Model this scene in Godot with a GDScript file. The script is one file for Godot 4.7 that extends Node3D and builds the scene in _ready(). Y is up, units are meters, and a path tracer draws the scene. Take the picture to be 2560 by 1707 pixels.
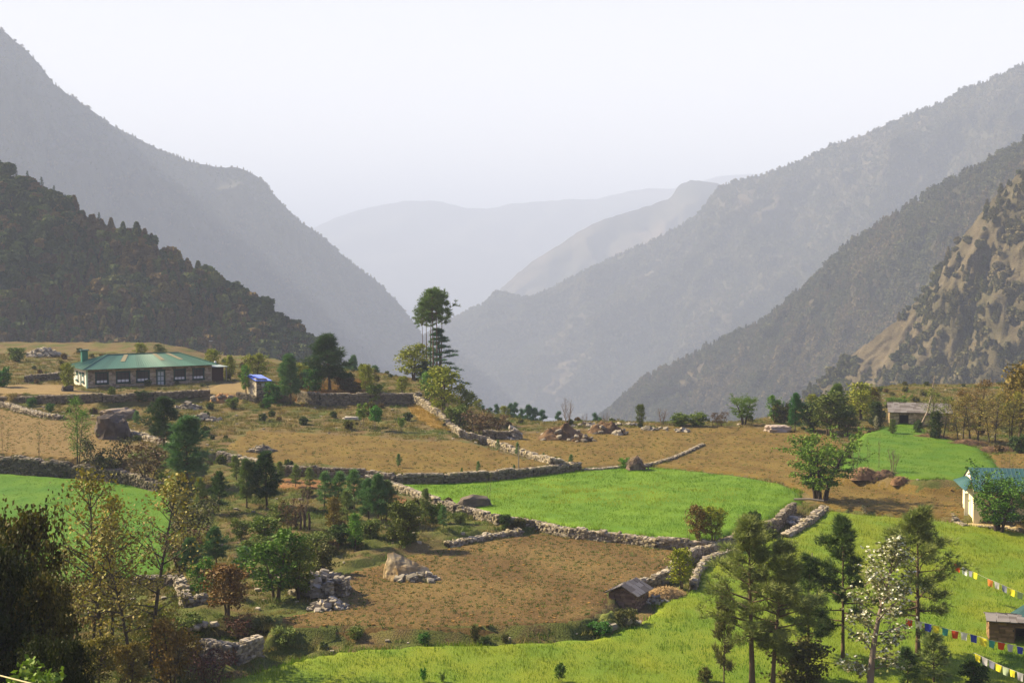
extends Node3D

const CAM := Vector3(0, 20, 0)
const HORIZON := 653.0
var F := 853.5 / tan(deg_to_rad(14.0))
var look := Basis()
var rng := RandomNumberGenerator.new()
var nz := FastNoiseLite.new()
var en := FastNoiseLite.new()
var nz2 := FastNoiseLite.new()
var rz := FastNoiseLite.new()

# ---------------------------------------------------------------- ground grid
const GX0 := -100.0
const GD0 := 40.0
const GS := 0.5
const GN := 401
var hg := PackedFloat32Array()
var cover := PackedFloat32Array()

class MB:
	var v := PackedVector3Array()
	var c := PackedColorArray()
	var n := PackedVector3Array()
	var i := PackedInt32Array()
	func tri(a: Vector3, b: Vector3, d: Vector3, col: Color) -> void:
		var k := v.size()
		v.append(a); v.append(b); v.append(d)
		c.append(col); c.append(col); c.append(col)
		i.append(k); i.append(k + 1); i.append(k + 2)
	func quad(a: Vector3, b: Vector3, d: Vector3, e: Vector3, col: Color) -> void:
		var k := v.size()
		v.append(a); v.append(b); v.append(d); v.append(e)
		c.append(col); c.append(col); c.append(col); c.append(col)
		i.append(k); i.append(k + 1); i.append(k + 2); i.append(k); i.append(k + 2); i.append(k + 3)
	func box(ctr: Vector3, s: Vector3, col: Color, b := Basis()) -> void:
		var x := b.x * s.x * 0.5
		var y := b.y * s.y * 0.5
		var z := b.z * s.z * 0.5
		quad(ctr - x - y + z, ctr - x + y + z, ctr + x + y + z, ctr + x - y + z, col)
		quad(ctr + x - y - z, ctr + x + y - z, ctr - x + y - z, ctr - x - y - z, col)
		quad(ctr + x - y + z, ctr + x + y + z, ctr + x + y - z, ctr + x - y - z, col)
		quad(ctr - x - y - z, ctr - x + y - z, ctr - x + y + z, ctr - x - y + z, col)
		quad(ctr - x + y + z, ctr - x + y - z, ctr + x + y - z, ctr + x + y + z, col)
		quad(ctr - x - y - z, ctr - x - y + z, ctr + x - y + z, ctr + x - y - z, col)
	func tube(p: PackedVector3Array, r: PackedFloat32Array, sides: int, col: Color) -> void:
		var k := v.size()
		var m := p.size()
		for a in m:
			var t: Vector3 = (p[mini(a + 1, m - 1)] - p[maxi(a - 1, 0)]).normalized()
			var u := t.cross(Vector3(0.31, 0.2, 0.93)).normalized()
			var w := t.cross(u)
			for s in sides:
				var g := TAU * s / sides
				v.append(p[a] + (u * cos(g) + w * sin(g)) * r[a])
				c.append(col)
		for a in m - 1:
			for s in sides:
				var q := k + a * sides + s
				var q2 := k + a * sides + (s + 1) % sides
				i.append(q); i.append(q + sides); i.append(q2 + sides)
				i.append(q); i.append(q2 + sides); i.append(q2)
	func grid(nu: int, nv: int, off: int) -> void:
		for b in nv - 1:
			for a in nu - 1:
				var q := off + b * nu + a
				i.append(q); i.append(q + nu); i.append(q + nu + 1)
				i.append(q); i.append(q + nu + 1); i.append(q + 1)
	func smooth() -> void:
		n.resize(v.size())
		n.fill(Vector3.ZERO)
		for t in range(0, i.size(), 3):
			var f := (v[i[t + 2]] - v[i[t]]).cross(v[i[t + 1]] - v[i[t]])
			n[i[t]] += f; n[i[t + 1]] += f; n[i[t + 2]] += f
		for k in n.size():
			n[k] = n[k].normalized()
	func mesh() -> ArrayMesh:
		var m := ArrayMesh.new()
		var a := []
		a.resize(Mesh.ARRAY_MAX)
		a[Mesh.ARRAY_VERTEX] = v
		a[Mesh.ARRAY_COLOR] = c
		if n.size(): a[Mesh.ARRAY_NORMAL] = n
		a[Mesh.ARRAY_INDEX] = i
		m.add_surface_from_arrays(Mesh.PRIMITIVE_TRIANGLES, a)
		return m

# ---------------------------------------------------------------- nodes and tags
func tag(o: Node3D, label: String, category := "", group := "", kind := "") -> Node3D:
	if label: o.set_meta("label", label)
	if category: o.set_meta("category", category)
	if group: o.set_meta("group", group)
	if kind: o.set_meta("kind", kind)
	return o

var used := {}
func fresh(called: String) -> String:
	var k: int = used.get(called, 0)
	used[called] = k + 1
	return called if k == 0 else "%s_%03d" % [called, k]

func base(called: String, at := Vector3.ZERO, turn := 0.0) -> Node3D:
	var o := Node3D.new()
	o.name = fresh(called)
	o.position = at
	o.rotation.y = turn
	add_child(o, true)
	return o

func part(called: String, m: Mesh, mt: Material, parent: Node3D = self, at := Vector3.ZERO) -> MeshInstance3D:
	var o := MeshInstance3D.new()
	if parent == self:
		o.name = fresh(called)
	else:
		var k := 0
		var nm := called
		while parent.has_node(NodePath(nm)):
			k += 1
			nm = "%s_%03d" % [called, k]
		o.name = nm
	o.mesh = m
	o.material_override = mt
	o.position = at
	parent.add_child(o, true)
	return o

func multi(called: String, m: Mesh, mt: Material, where: Array, tint: Array, parent: Node3D = self) -> MultiMeshInstance3D:
	var mm := MultiMesh.new()
	mm.transform_format = MultiMesh.TRANSFORM_3D
	mm.use_colors = tint.size() > 0
	mm.mesh = m
	mm.instance_count = where.size()
	for k in where.size():
		mm.set_instance_transform(k, where[k])
		if tint.size(): mm.set_instance_color(k, tint[k])
	var o := MultiMeshInstance3D.new()
	o.name = fresh(called) if parent == self else called
	o.multimesh = mm
	o.material_override = mt
	o.set_meta("kind", "stuff")
	parent.add_child(o, true)
	return o

func lin(r: float, g: float, b: float) -> Color:
	return Color(r, g, b).linear_to_srgb()

var mats := {}
func mat(key: String, col := Color(1, 1, 1), rough := 0.85, leafy := false) -> StandardMaterial3D:
	if mats.has(key): return mats[key]
	var m := StandardMaterial3D.new()
	m.resource_name = key
	m.albedo_color = col
	m.roughness = rough
	m.metallic_specular = 0.25
	m.vertex_color_use_as_albedo = true
	m.cull_mode = BaseMaterial3D.CULL_DISABLED
	if leafy:
		m.backlight_enabled = true
		m.backlight = Color(0.55, 0.6, 0.35)
	mats[key] = m
	return m

func noise_tex(freq: float, lo: float, hi: float, octaves := 4, size := 512, seed_ := 1, type := FastNoiseLite.TYPE_SIMPLEX_SMOOTH) -> NoiseTexture2D:
	var n := FastNoiseLite.new()
	n.noise_type = type
	n.seed = seed_
	n.frequency = freq
	n.fractal_octaves = octaves
	n.fractal_gain = 0.6
	var t := NoiseTexture2D.new()
	t.width = size
	t.height = size
	t.seamless = true
	t.noise = n
	var g := Gradient.new()
	g.set_color(0, Color(lo, lo, lo))
	g.set_color(1, Color(hi, hi, hi))
	t.color_ramp = g
	return t

func textured(m: StandardMaterial3D, t: Texture2D, scale: float, height := 0.0, ht: Texture2D = null) -> StandardMaterial3D:
	m.albedo_texture = t
	m.uv1_triplanar = true
	m.uv1_world_triplanar = true
	m.uv1_scale = Vector3.ONE * scale
	if height > 0.0:
		m.heightmap_enabled = true
		m.heightmap_texture = ht if ht else t
		m.heightmap_scale = height
	return m

# ---------------------------------------------------------------- where a spot of the valley lies
func ray(X: float, Y: float) -> Vector3:
	return look * Vector3((X - 1280.0) / F, (853.5 - Y) / F, -1.0)

func at_depth(X: float, Y: float, D: float) -> Vector3:
	var r := ray(X, Y)
	return CAM + r * (D / -r.z)

func edge(x: float) -> float:
	if x < -45.0: return 232.0
	if x < -12.0: return lerpf(232.0, 184.0, (x + 45.0) / 33.0)
	if x < 2.0: return lerpf(184.0, 156.0, (x + 12.0) / 14.0)
	if x < 28.0: return 156.0
	return lerpf(156.0, 205.0, clampf((x - 28.0) / 30.0, 0.0, 1.0))

func slope(x: float, D: float) -> float:
	if D < 61.0:
		return -0.85 + (61.0 - D) * 0.29 + maxf(0.0, -D) * 0.2
	var h := lerpf(-0.6, lerpf(4.0, 1.4, smoothstep(-13.0, -3.0, x)), smoothstep(78.0, 135.0, D))
	h += smoothstep(-48.0, -62.0, x) * maxf(0.0, D - 182.0) * 0.045
	var t := maxf(0.0, D - edge(x) + 2.5 * en.get_noise_2d(x * 1.5, 77.0))
	var fall := 0.33 * t * t / (t + 4.0)
	if t > 70.0: fall += 0.35 * (t - 70.0)
	return h - minf(fall, 900.0)

func hgt(x: float, z: float) -> float:
	var fx := (x - GX0) / GS
	var fd := (-z - GD0) / GS
	if fx < 0.0 or fd < 0.0 or fx >= GN - 1.0 or fd >= GN - 1.0:
		return slope(x, -z)
	var ix := int(fx)
	var iz := int(fd)
	fx -= ix
	fd -= iz
	var k := iz * GN + ix
	return lerpf(lerpf(hg[k], hg[k + 1], fx), lerpf(hg[k + GN], hg[k + GN + 1], fx), fd)

func covered(x: float, z: float) -> float:
	var ix := int(round((x - GX0) / GS))
	var iz := int(round((-z - GD0) / GS))
	if ix < 0 or iz < 0 or ix >= GN or iz >= GN: return 0.0
	return cover[iz * GN + ix]

func gp(X: float, Y: float, far := 240.0) -> Vector3:
	var r := ray(X, Y)
	r /= -r.z
	var D := 44.0
	while D < far:
		var p := CAM + r * D
		if p.y < hgt(p.x, p.z):
			var lo := D - 0.6
			var hi := D
			for k in 8:
				var md := (lo + hi) * 0.5
				var q := CAM + r * md
				if q.y < hgt(q.x, q.z): hi = md
				else: lo = md
			var e := CAM + r * hi
			e.y = hgt(e.x, e.z)
			return e
		D += 0.6
	var f := CAM + r * far
	return Vector3(f.x, hgt(f.x, f.z), f.z)

func xz(p: Vector3) -> Vector2: return Vector2(p.x, p.z)

func inside(q: Vector2, poly: PackedVector2Array) -> float:
	var best := 1e12
	var odd := false
	var j := poly.size() - 1
	for k in poly.size():
		var a := poly[j]
		var b := poly[k]
		var ab := b - a
		var t := clampf((q - a).dot(ab) / maxf(ab.length_squared(), 1e-9), 0.0, 1.0)
		best = minf(best, (a + ab * t - q).length_squared())
		if (a.y > q.y) != (b.y > q.y) and q.x < (b.x - a.x) * (q.y - a.y) / (b.y - a.y) + a.x: odd = not odd
		j = k
	return sqrt(best) if odd else -sqrt(best)

func plane_px(X: float, Y: float, h0: float, b: float, d0: float) -> Vector2:
	var r := ray(X, Y)
	r /= -r.z
	# CAM.y + r.y*D = h0 + b*(D-d0)
	var D := (h0 - b * d0 - CAM.y) / (r.y - b)
	return Vector2(r.x * D, -D)

func terrace(px: Array, h0: float, b: float, d0: float, fringe := 0.3) -> void:
	var poly := PackedVector2Array()
	for k in range(0, px.size(), 2):
		poly.append(plane_px(px[k], px[k + 1], h0, b, d0))
	var lo := poly[0]
	var hi := poly[0]
	for p in poly:
		lo = lo.min(p)
		hi = hi.max(p)
	var x0 := maxi(0, int((lo.x - 3.0 - GX0) / GS))
	var x1 := mini(GN - 1, int((hi.x + 3.0 - GX0) / GS))
	var d0i := maxi(0, int((-hi.y - 3.0 - GD0) / GS))
	var d1i := mini(GN - 1, int((-lo.y + 3.0 - GD0) / GS))
	for a in range(d0i, d1i + 1):
		var D := GD0 + a * GS
		for k in range(x0, x1 + 1):
			var s := inside(Vector2(GX0 + k * GS, -D), poly)
			if s > -fringe:
				var w := smoothstep(-fringe, fringe * 0.3, s)
				hg[a * GN + k] = lerpf(hg[a * GN + k], h0 + b * (D - d0), w)

func poly_px(px: Array) -> PackedVector2Array:
	var poly := PackedVector2Array()
	for k in range(0, px.size(), 2):
		poly.append(xz(gp(px[k], px[k + 1])))
	return poly

# ---------------------------------------------------------------- shapes
func rock(sub: int, size: Vector3, round_: float, amp: float, freq: float, sd: int, c0: Color, c1: Color, flat := true) -> ArrayMesh:
	var m := MB.new()
	var r := RandomNumberGenerator.new()
	r.seed = sd
	var off := Vector3(r.randf() * 90, r.randf() * 90, r.randf() * 90)
	var axes := [Basis(Vector3.RIGHT, Vector3.UP, Vector3.BACK), Basis(Vector3.LEFT, Vector3.UP, Vector3.FORWARD), Basis(Vector3.FORWARD, Vector3.UP, Vector3.RIGHT), Basis(Vector3.BACK, Vector3.UP, Vector3.LEFT), Basis(Vector3.RIGHT, Vector3.FORWARD, Vector3.UP), Basis(Vector3.RIGHT, Vector3.BACK, Vector3.DOWN)]
	for b in axes:
		var k := m.v.size()
		for y in sub + 1:
			for x in sub + 1:
				var p: Vector3 = b.x * (2.0 * x / sub - 1.0) + b.y * (2.0 * y / sub - 1.0) + b.z
				p = p.lerp(p.normalized() * 1.2, round_)
				var f := p * freq + off
				p *= 1.0 + amp * nz.get_noise_3d(f.x * 100.0, f.y * 100.0, f.z * 100.0)
				p += Vector3(nz2.get_noise_3dv(f * 160.0), nz2.get_noise_3dv(f * 160.0 + Vector3(300, 0, 0)), nz2.get_noise_3dv(f * 160.0 + Vector3(0, 300, 0))) * amp * 0.6
				m.v.append(p * size * 0.5)
				m.c.append(c0.lerp(c1, clampf(0.5 + nz.get_noise_3dv(f * 210.0) * 1.3, 0.0, 1.0)))
		m.grid(sub + 1, sub + 1, k)
	if not flat: m.smooth()
	return m.mesh()

# an angular block: the hull of the given corners, its faces cut fine and roughened
func wedge(corners: Array, c0: Color, c1: Color) -> ArrayMesh:
	var q := PackedVector3Array()
	for k in corners: q.append(Vector3(k[0], k[1], k[2]))
	var m := MB.new()
	var mid := Vector3.ZERO
	for p in q: mid += p / q.size()
	var n := 14
	for a in q.size():
		for b in range(a + 1, q.size()):
			for d in range(b + 1, q.size()):
				var nr := (q[b] - q[a]).cross(q[d] - q[a])
				if nr.length() < 1e-4: continue
				nr = nr.normalized()
				if nr.dot(q[a] - mid) < 0: nr = -nr
				var ok := true
				for p in q:
					if nr.dot(p - q[a]) > 1e-3: ok = false
				if not ok: continue
				var k0 := m.v.size()
				for i in n + 1:
					for j in n + 1 - i:
						var p := q[a] + (q[b] - q[a]) * (float(i) / n) + (q[d] - q[a]) * (float(j) / n)
						var c := clampf(0.5 + nz.get_noise_3dv(p * 55.0) * 1.6, 0.0, 1.0)
						var dk := 1.0 - 0.45 * clampf(nz2.get_noise_3dv(p * 110.0 + Vector3(50, 0, 0)) * 3.0, 0.0, 1.0)
						p += (p - mid).normalized() * (nz2.get_noise_3dv(p * 80.0) * 0.16 + nz.get_noise_3dv(p * 260.0) * 0.05)
						m.v.append(p)
						m.c.append(c0.lerp(c1, c) * dk)
				var row := k0
				for i in n:
					var w := n + 1 - i
					for j in w - 1:
						m.i.append(row + j); m.i.append(row + j + 1); m.i.append(row + w + j)
						if j < w - 2:
							m.i.append(row + j + 1); m.i.append(row + w + j + 1); m.i.append(row + w + j)
					row += w
	return m.mesh()

func env_r(kind: String, t: float) -> float:
	match kind:
		"round": return sqrt(maxf(0.05, 1.0 - pow(2.0 * t - 0.85, 2.0)))
		"cone": return (1.0 - t) * 0.95 + 0.06
		"pine": return (0.55 + 0.75 * t) if t < 0.3 else (1.02 - 0.9 * (t - 0.3) / 0.7)
		"flat": return sqrt(maxf(0.08, 1.0 - pow(1.15 * t - 0.25, 2.0)))
		"spread": return 0.55 + 0.6 * sin(t * 2.4)
		"column": return 0.75 + 0.3 * sin(t * 3.0)
	return 1.0

func jit(r: RandomNumberGenerator, a: float) -> Vector3:
	return Vector3(r.randf_range(-a, a), r.randf_range(-a, a), r.randf_range(-a, a))

func unit(r: RandomNumberGenerator) -> Vector3:
	var p := jit(r, 1.0)
	return p.normalized() if p.length() > 0.01 else Vector3.UP

# One tree, its base at the origin: [trunk with limbs, crown, fruit of blossoms or null]
func grow(p: Dictionary, sd: int) -> Array:
	var r := RandomNumberGenerator.new()
	r.seed = sd
	var wood := MB.new()
	var crown := MB.new()
	var bloom := MB.new()
	var h: float = p.h
	var stems: int = p.get("stems", 1)
	var c0: Color = p.c0
	var c1: Color = p.c1
	var bark: Color = p.get("bark", Color(0.09, 0.065, 0.045))
	var ls: float = p.get("ls", 0.16)
	var spread: float = p.get("spread", 0.0)
	for s in stems:
		var sh := h * (1.0 if s == 0 else r.randf_range(0.75, 0.98))
		var az := s * TAU / stems + r.randf() * 1.2 + sd % 7
		var lean: Vector3 = Vector3(cos(az), 0, sin(az)) * (spread * r.randf_range(0.6, 1.2) + p.get("lean", 0.04) * h)
		var pts := PackedVector3Array()
		var rad := PackedFloat32Array()
		var root: Vector3 = Vector3(cos(az), 0, sin(az)) * (0.0 if stems == 1 else p.get("gap", 0.14) * r.randf_range(0.5, 1.4))
		var wob := jit(r, 0.05 * h * p.get("wob", 0.5))
		for k in 8:
			var t := k / 7.0
			var q: Vector3 = root + lean * pow(t, 1.3) + Vector3.UP * sh * t + wob * sin(t * 5.0 + s) * t
			pts.append(q - (Vector3.UP * 0.25 if k == 0 else Vector3.ZERO))
			rad.append(maxf(0.008, p.r * (1.0 - 0.88 * t) * (1.0 if s == 0 else 0.8) * (1.25 if k == 0 else 1.0)))
		wood.tube(pts, rad, p.get("sides", 6), bark)
		var nb: int = p.nb
		for bI in nb:
			var t := clampf((bI + r.randf()) / nb, 0.0, 1.0)
			var ht: float = lerpf(p.base, 1.0, t)
			var fi := ht * 7.0
			var k0 := mini(int(fi), 6)
			var o := pts[k0].lerp(pts[k0 + 1], fi - k0)
			var a := bI * 2.39996 + r.randf_range(-0.5, 0.5)
			if p.has("whorl"): a = (bI % int(p.whorl)) * TAU / int(p.whorl) + r.randf_range(-0.35, 0.35) + int(bI / int(p.whorl)) * 0.7
			var L: float = p.bl * env_r(p.env, t) * r.randf_range(p.get("lmin", 0.65), 1.12)
			var e: float = lerpf(p.e0, p.e1, t) + r.randf_range(-0.18, 0.18)
			var d := Vector3(cos(a) * cos(e), sin(e), sin(a) * cos(e))
			var droop: float = p.get("droop", 0.0)
			var q1 := o + d * L * 0.5 + jit(r, L * 0.07)
			var q2 := o + d * L + Vector3.DOWN * droop * L + jit(r, L * 0.06)
			var br := maxf(0.006, minf(rad[k0] * 0.6, p.get("br", 0.05) * L))
			wood.tube(PackedVector3Array([o, q1, q2]), PackedFloat32Array([br, br * 0.6, 0.006]), 4, bark)
			var tw: int = p.get("twigs", 0)
			var tips := [q2, q1.lerp(q2, 0.5)]
			for w in tw:
				var f := r.randf_range(0.3, 1.0)
				var o2 := o.lerp(q1, f * 2.0) if f < 0.5 else q1.lerp(q2, f * 2.0 - 1.0)
				var d2: Vector3 = (d + unit(r) * 0.8 + Vector3.UP * p.get("twup", 0.2)).normalized()
				var e2: Vector3 = o2 + d2 * L * r.randf_range(0.2, 0.5)
				wood.tube(PackedVector3Array([o2, e2]), PackedFloat32Array([br * 0.4, 0.004]), 3, bark)
				tips.append(e2)
			var cl := c0.lerp(c1, r.randf())
			var cr: float = p.get("cr", 0.35)
			for w in int(p.ln):
				var at: Vector3
				if w % 2 == 0 or tw == 0:
					var f := r.randf_range(p.get("s0", 0.35), 1.02)
					at = o.lerp(q1, f * 2.0) if f < 0.5 else q1.lerp(q2, f * 2.0 - 1.0)
				else:
					at = tips[r.randi() % tips.size()]
				var j := unit(r) * cr * sqrt(r.randf())
				j.y *= p.get("flatten", 0.75)
				at += j
				var col := cl.lerp(c0.lerp(c1, r.randf()), 0.5)
				col = Color(col.r, col.g, col.b) * r.randf_range(0.75, 1.25) * (1.5 if p.leaf == "needle" else 1.3)
				if p.leaf == "needle":
					var out := (d * 0.7 + j / cr * 0.6 + Vector3.UP * 0.35).normalized()
					for nI in int(p.get("nn", 7)):
						var g := (out + unit(r) * 0.85).normalized()
						var sd2: Vector3 = g.cross(unit(r)).normalized() * ls * p.get("nw", 0.07)
						crown.tri(at - sd2, at + g * ls * r.randf_range(0.7, 1.2), at + sd2, col)
				else:
					var g := (unit(r) + Vector3.DOWN * 0.3).normalized()
					var u := g.cross(unit(r)).normalized()
					var z := ls * r.randf_range(0.6, 1.3)
					crown.quad(at, at + (g * 0.5 + u * 0.34) * z, at + g * z, at + (g * 0.5 - u * 0.34) * z, col)
				if p.has("bloom") and r.randf() < p.bloom:
					var wcol := Color(0.72, 0.70, 0.55) * r.randf_range(0.7, 1.1)
					for f5 in 3:
						var g5 := unit(r)
						var u5 := g5.cross(unit(r)).normalized()
						var z5: float = p.get("bs", 0.09)
						var b5 := at + unit(r) * 0.05
						bloom.quad(b5 - g5 * z5, b5 + u5 * z5, b5 + g5 * z5, b5 - u5 * z5, wcol)
	wood.smooth()
	return [wood.mesh(), crown.mesh() if crown.v.size() else null, bloom.mesh() if bloom.v.size() else null]

var species := {}
var stock := {}
func tree(kind: String, called: String, at: Vector3, height: float, label: String, category: String, group := "", wide := 1.0, tint := Color(1, 1, 1), turn := -1.0, variant := -1) -> Node3D:
	var p: Dictionary = species[kind]
	var nvar: int = p.get("variants", 2)
	var vi := variant if variant >= 0 else rng.randi() % nvar
	var key := kind + str(vi)
	if not stock.has(key): stock[key] = grow(p, hash(key) % 100000)
	var ms: Array = stock[key]
	var o := base(called, at, turn if turn >= 0.0 else rng.randf() * TAU)
	var s: float = height / float(p.h)
	o.scale = Vector3(s * wide, s, s * wide)
	part("trunk", ms[0], mat("bark", Color(1, 1, 1), 0.95), o)
	if ms[1]:
		part("crown", ms[1], mat("leaf " + tint.to_html(false), tint, 0.6, true), o)
	if ms[2]:
		part("blossoms", ms[2], mat("petals", Color(1, 1, 1), 0.6, true), o)
	tag(o, label, category, group)
	return o

# X, foot Y and height as measured, put on the ground there
func plant(kind: String, called: String, X: float, Y: float, hp: float, label: String, category := "tree", group := "", wide := 1.0, tint := Color(1, 1, 1), turn := -1.0, variant := -1) -> Node3D:
	var g := gp(X, Y)
	return tree(kind, called, g, hp * -g.z / F, label, category, group, wide, tint, turn, variant)

# stands beyond the brink at distance D, its top seen at Y
func beyond(kind: String, called: String, X: float, Ytop: float, D: float, label: String, category := "tree", group := "", wide := 1.0, tint := Color(1, 1, 1)) -> Node3D:
	var t := at_depth(X, Ytop, D)
	var g := Vector3(t.x, hgt(t.x, t.z), t.z)
	return tree(kind, called, g, maxf(1.0, t.y - g.y), label, category, group, wide, tint)

# ---------------------------------------------------------------- mountains
class Ridge:
	var nu := 0
	var nv := 0
	var p := PackedVector3Array()
	var bare := PackedFloat32Array()
	func at(u: float, w: float) -> Vector3:
		var fu := clampf(u, 0.0, 0.9999) * (nu - 1)
		var fw := clampf(w, 0.0, 0.9999) * (nv - 1)
		var a := int(fu)
		var b := int(fw)
		fu -= a
		fw -= b
		var k := b * nu + a
		return p[k].lerp(p[k + 1], fu).lerp(p[k + nu].lerp(p[k + nu + 1], fu), fw)
	func barren(u: float, w: float) -> float:
		return bare[int(clampf(w, 0.0, 0.9999) * (nv - 1)) * nu + int(clampf(u, 0.0, 0.9999) * (nu - 1))]

func to_px(p: Vector3) -> Vector2:
	var q := look.inverse() * (p - CAM)
	return Vector2(1280.0 + q.x / -q.z * F, 853.5 - q.y / -q.z * F)

func ridge(called: String, label: String, px: Array, far: float, D0: float, D1: float, bottom: float, run: float, fx: float, nu: int, nv: int, amp: float, gully: float, veg: Color, soil: Color, bias: float, scars: Array, sd: int, jag := 1.0) -> Ridge:
	D0 *= far
	D1 *= far
	amp *= far
	gully *= far
	bottom = 20.0 + (bottom - 20.0) * far
	var R := Ridge.new()
	R.nu = nu
	R.nv = nv
	var line := PackedVector2Array()
	for k in range(0, px.size(), 2): line.append(Vector2(px[k], px[k + 1]))
	var len_ := PackedFloat32Array([0.0])
	for k in range(1, line.size()): len_.append(len_[k - 1] + line[k].distance_to(line[k - 1]))
	var tot := len_[len_.size() - 1]
	var f := Vector3(fx, 0, 1).normalized()
	var m := MB.new()
	nz.seed = sd
	rz.seed = sd + 5
	var crest := PackedVector3Array()
	var seg := 0
	for a in nu:
		var s := tot * a / (nu - 1)
		while seg < line.size() - 2 and len_[seg + 1] < s: seg += 1
		var q := line[seg].lerp(line[seg + 1], clampf((s - len_[seg]) / maxf(0.01, len_[seg + 1] - len_[seg]), 0, 1))
		var D := lerpf(D0, D1, float(a) / (nu - 1))
		q.y += jag * (nz.get_noise_1d(s * 4.0) * 5.0 + nz.get_noise_1d(s * 17.0) * 2.5)
		crest.append(at_depth(q.x, q.y, D))
	var along := 0.0
	var alongs := PackedFloat32Array()
	for a in nu:
		if a: along += crest[a].distance_to(crest[a - 1])
		alongs.append(along)
	for b in nv:
		var w := float(b) / (nv - 1)
		for a in nu:
			var P := crest[a]
			var fall := P.y - bottom
			var q := Vector3(P.x, P.y - fall * w, P.z) + f * fall * run * pow(w, 0.92)
			var ease := smoothstep(0.0, 0.16, w)
			var uu := alongs[a] / gully + nz.get_noise_2d(q.x / gully * 60.0, q.y / gully * 60.0) * 0.5 + w * 0.6
			var g := rz.get_noise_2d(uu * 100.0, w * 130.0)
			var n := nz.get_noise_3d(q.x / gully * 130.0, q.y / gully * 130.0, q.z / gully * 130.0)
			q += (f * 0.8 + Vector3.UP * 0.25) * ease * amp * (g * 0.75 + n * 0.55 + 0.3 * nz2.get_noise_3dv(q * (650.0 / gully)) + 0.12 * nz.get_noise_3dv(q * (2600.0 / gully)))
			R.p.append(q)
			var pq := to_px(q)
			var t := bias + nz.get_noise_3d(q.x / gully * 90.0, q.y / gully * 160.0, q.z / gully * 90.0) * 0.9 + nz2.get_noise_3dv(q * (220.0 / gully)) * 0.5 + g * 0.12 + nz2.get_noise_3dv(q * (1100.0 / gully)) * 0.35
			for sc in scars:
				var e := Vector2((pq.x - sc[0]) * cos(sc[4]) + (pq.y - sc[1]) * sin(sc[4]), -(pq.x - sc[0]) * sin(sc[4]) + (pq.y - sc[1]) * cos(sc[4]))
				var dd := pow(e.x / sc[2], 2.0) + pow(e.y / sc[3], 2.0)
				if dd < 3.0: t += sc[5] * (1.0 - smoothstep(0.35, 1.6, dd + nz.get_noise_2d(pq.x * 9.0, pq.y * 9.0) * 0.7))
			t = clampf(t, 0.0, 1.0)
			R.bare.append(t)
			var v0 := 0.85 + 0.5 * nz2.get_noise_3dv(q * (700.0 / gully))
			m.v.append(q)
			m.c.append(veg.lerp(soil, t) * v0)
	m.grid(nu, nv, 0)
	# the far side
	var k := m.v.size()
	for b in 4:
		for a in nu:
			var P := crest[a]
			var fall := P.y - bottom
			m.v.append(P - Vector3(0, fall * b / 3.0, 0) - f * fall * run * b / 3.0)
			m.c.append(veg)
	m.grid(nu, 4, k)
	m.smooth()
	var o := part(called, m.mesh(), mat("slope", Color(1, 1, 1), 0.95))
	tag(o, label, "", "", "structure")
	return R

func forest(called: String, label: String, R: Ridge, meshes: Array, count: int, size: float, cols: Array, sd: int, limit := 0.55, crest := 0) -> void:
	var r := RandomNumberGenerator.new()
	r.seed = sd
	var lists := []
	var tints := []
	for m in meshes:
		lists.append([])
		tints.append([])
	for k in count:
		var u := r.randf()
		var w := r.randf() * 0.96
		if k < crest: w = r.randf() * 0.012
		var b := R.barren(u, w)
		if k >= crest and b + r.randf_range(-0.25, 0.25) > limit: continue
		var q := R.at(u, w)
		var pq := to_px(q)
		if pq.x < -200 or pq.x > 2760: continue
		var n := nz2.get_noise_3dv(q * (5.0 / size))
		var ti := r.randi() % meshes.size()
		if r.randf() < 0.7: ti = int(clampf((n + 0.55) * meshes.size() * 0.9, 0, meshes.size() - 1))
		var s := size * r.randf_range(0.55, 1.35)
		lists[ti].append(Transform3D(Basis(Vector3.UP, r.randf() * TAU).scaled(Vector3(s * r.randf_range(0.85, 1.2), s, s)), q - Vector3.UP * 0.12 * s))
		var cc: Color = cols[clampi(int((n + 0.6 + r.randf_range(-0.35, 0.35)) * cols.size() / 1.2), 0, cols.size() - 1)]
		tints[ti].append(cc * r.randf_range(0.7, 1.3))
	var o := base(called)
	o.set_meta("kind", "stuff")
	o.set_meta("label", label)
	for k in meshes.size():
		if lists[k].size(): multi(["crown", "conifer", "scrub"][k % 3], meshes[k], mat("forest", Color(1, 1, 1), 0.9, true), lists[k], tints[k], o)

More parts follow.
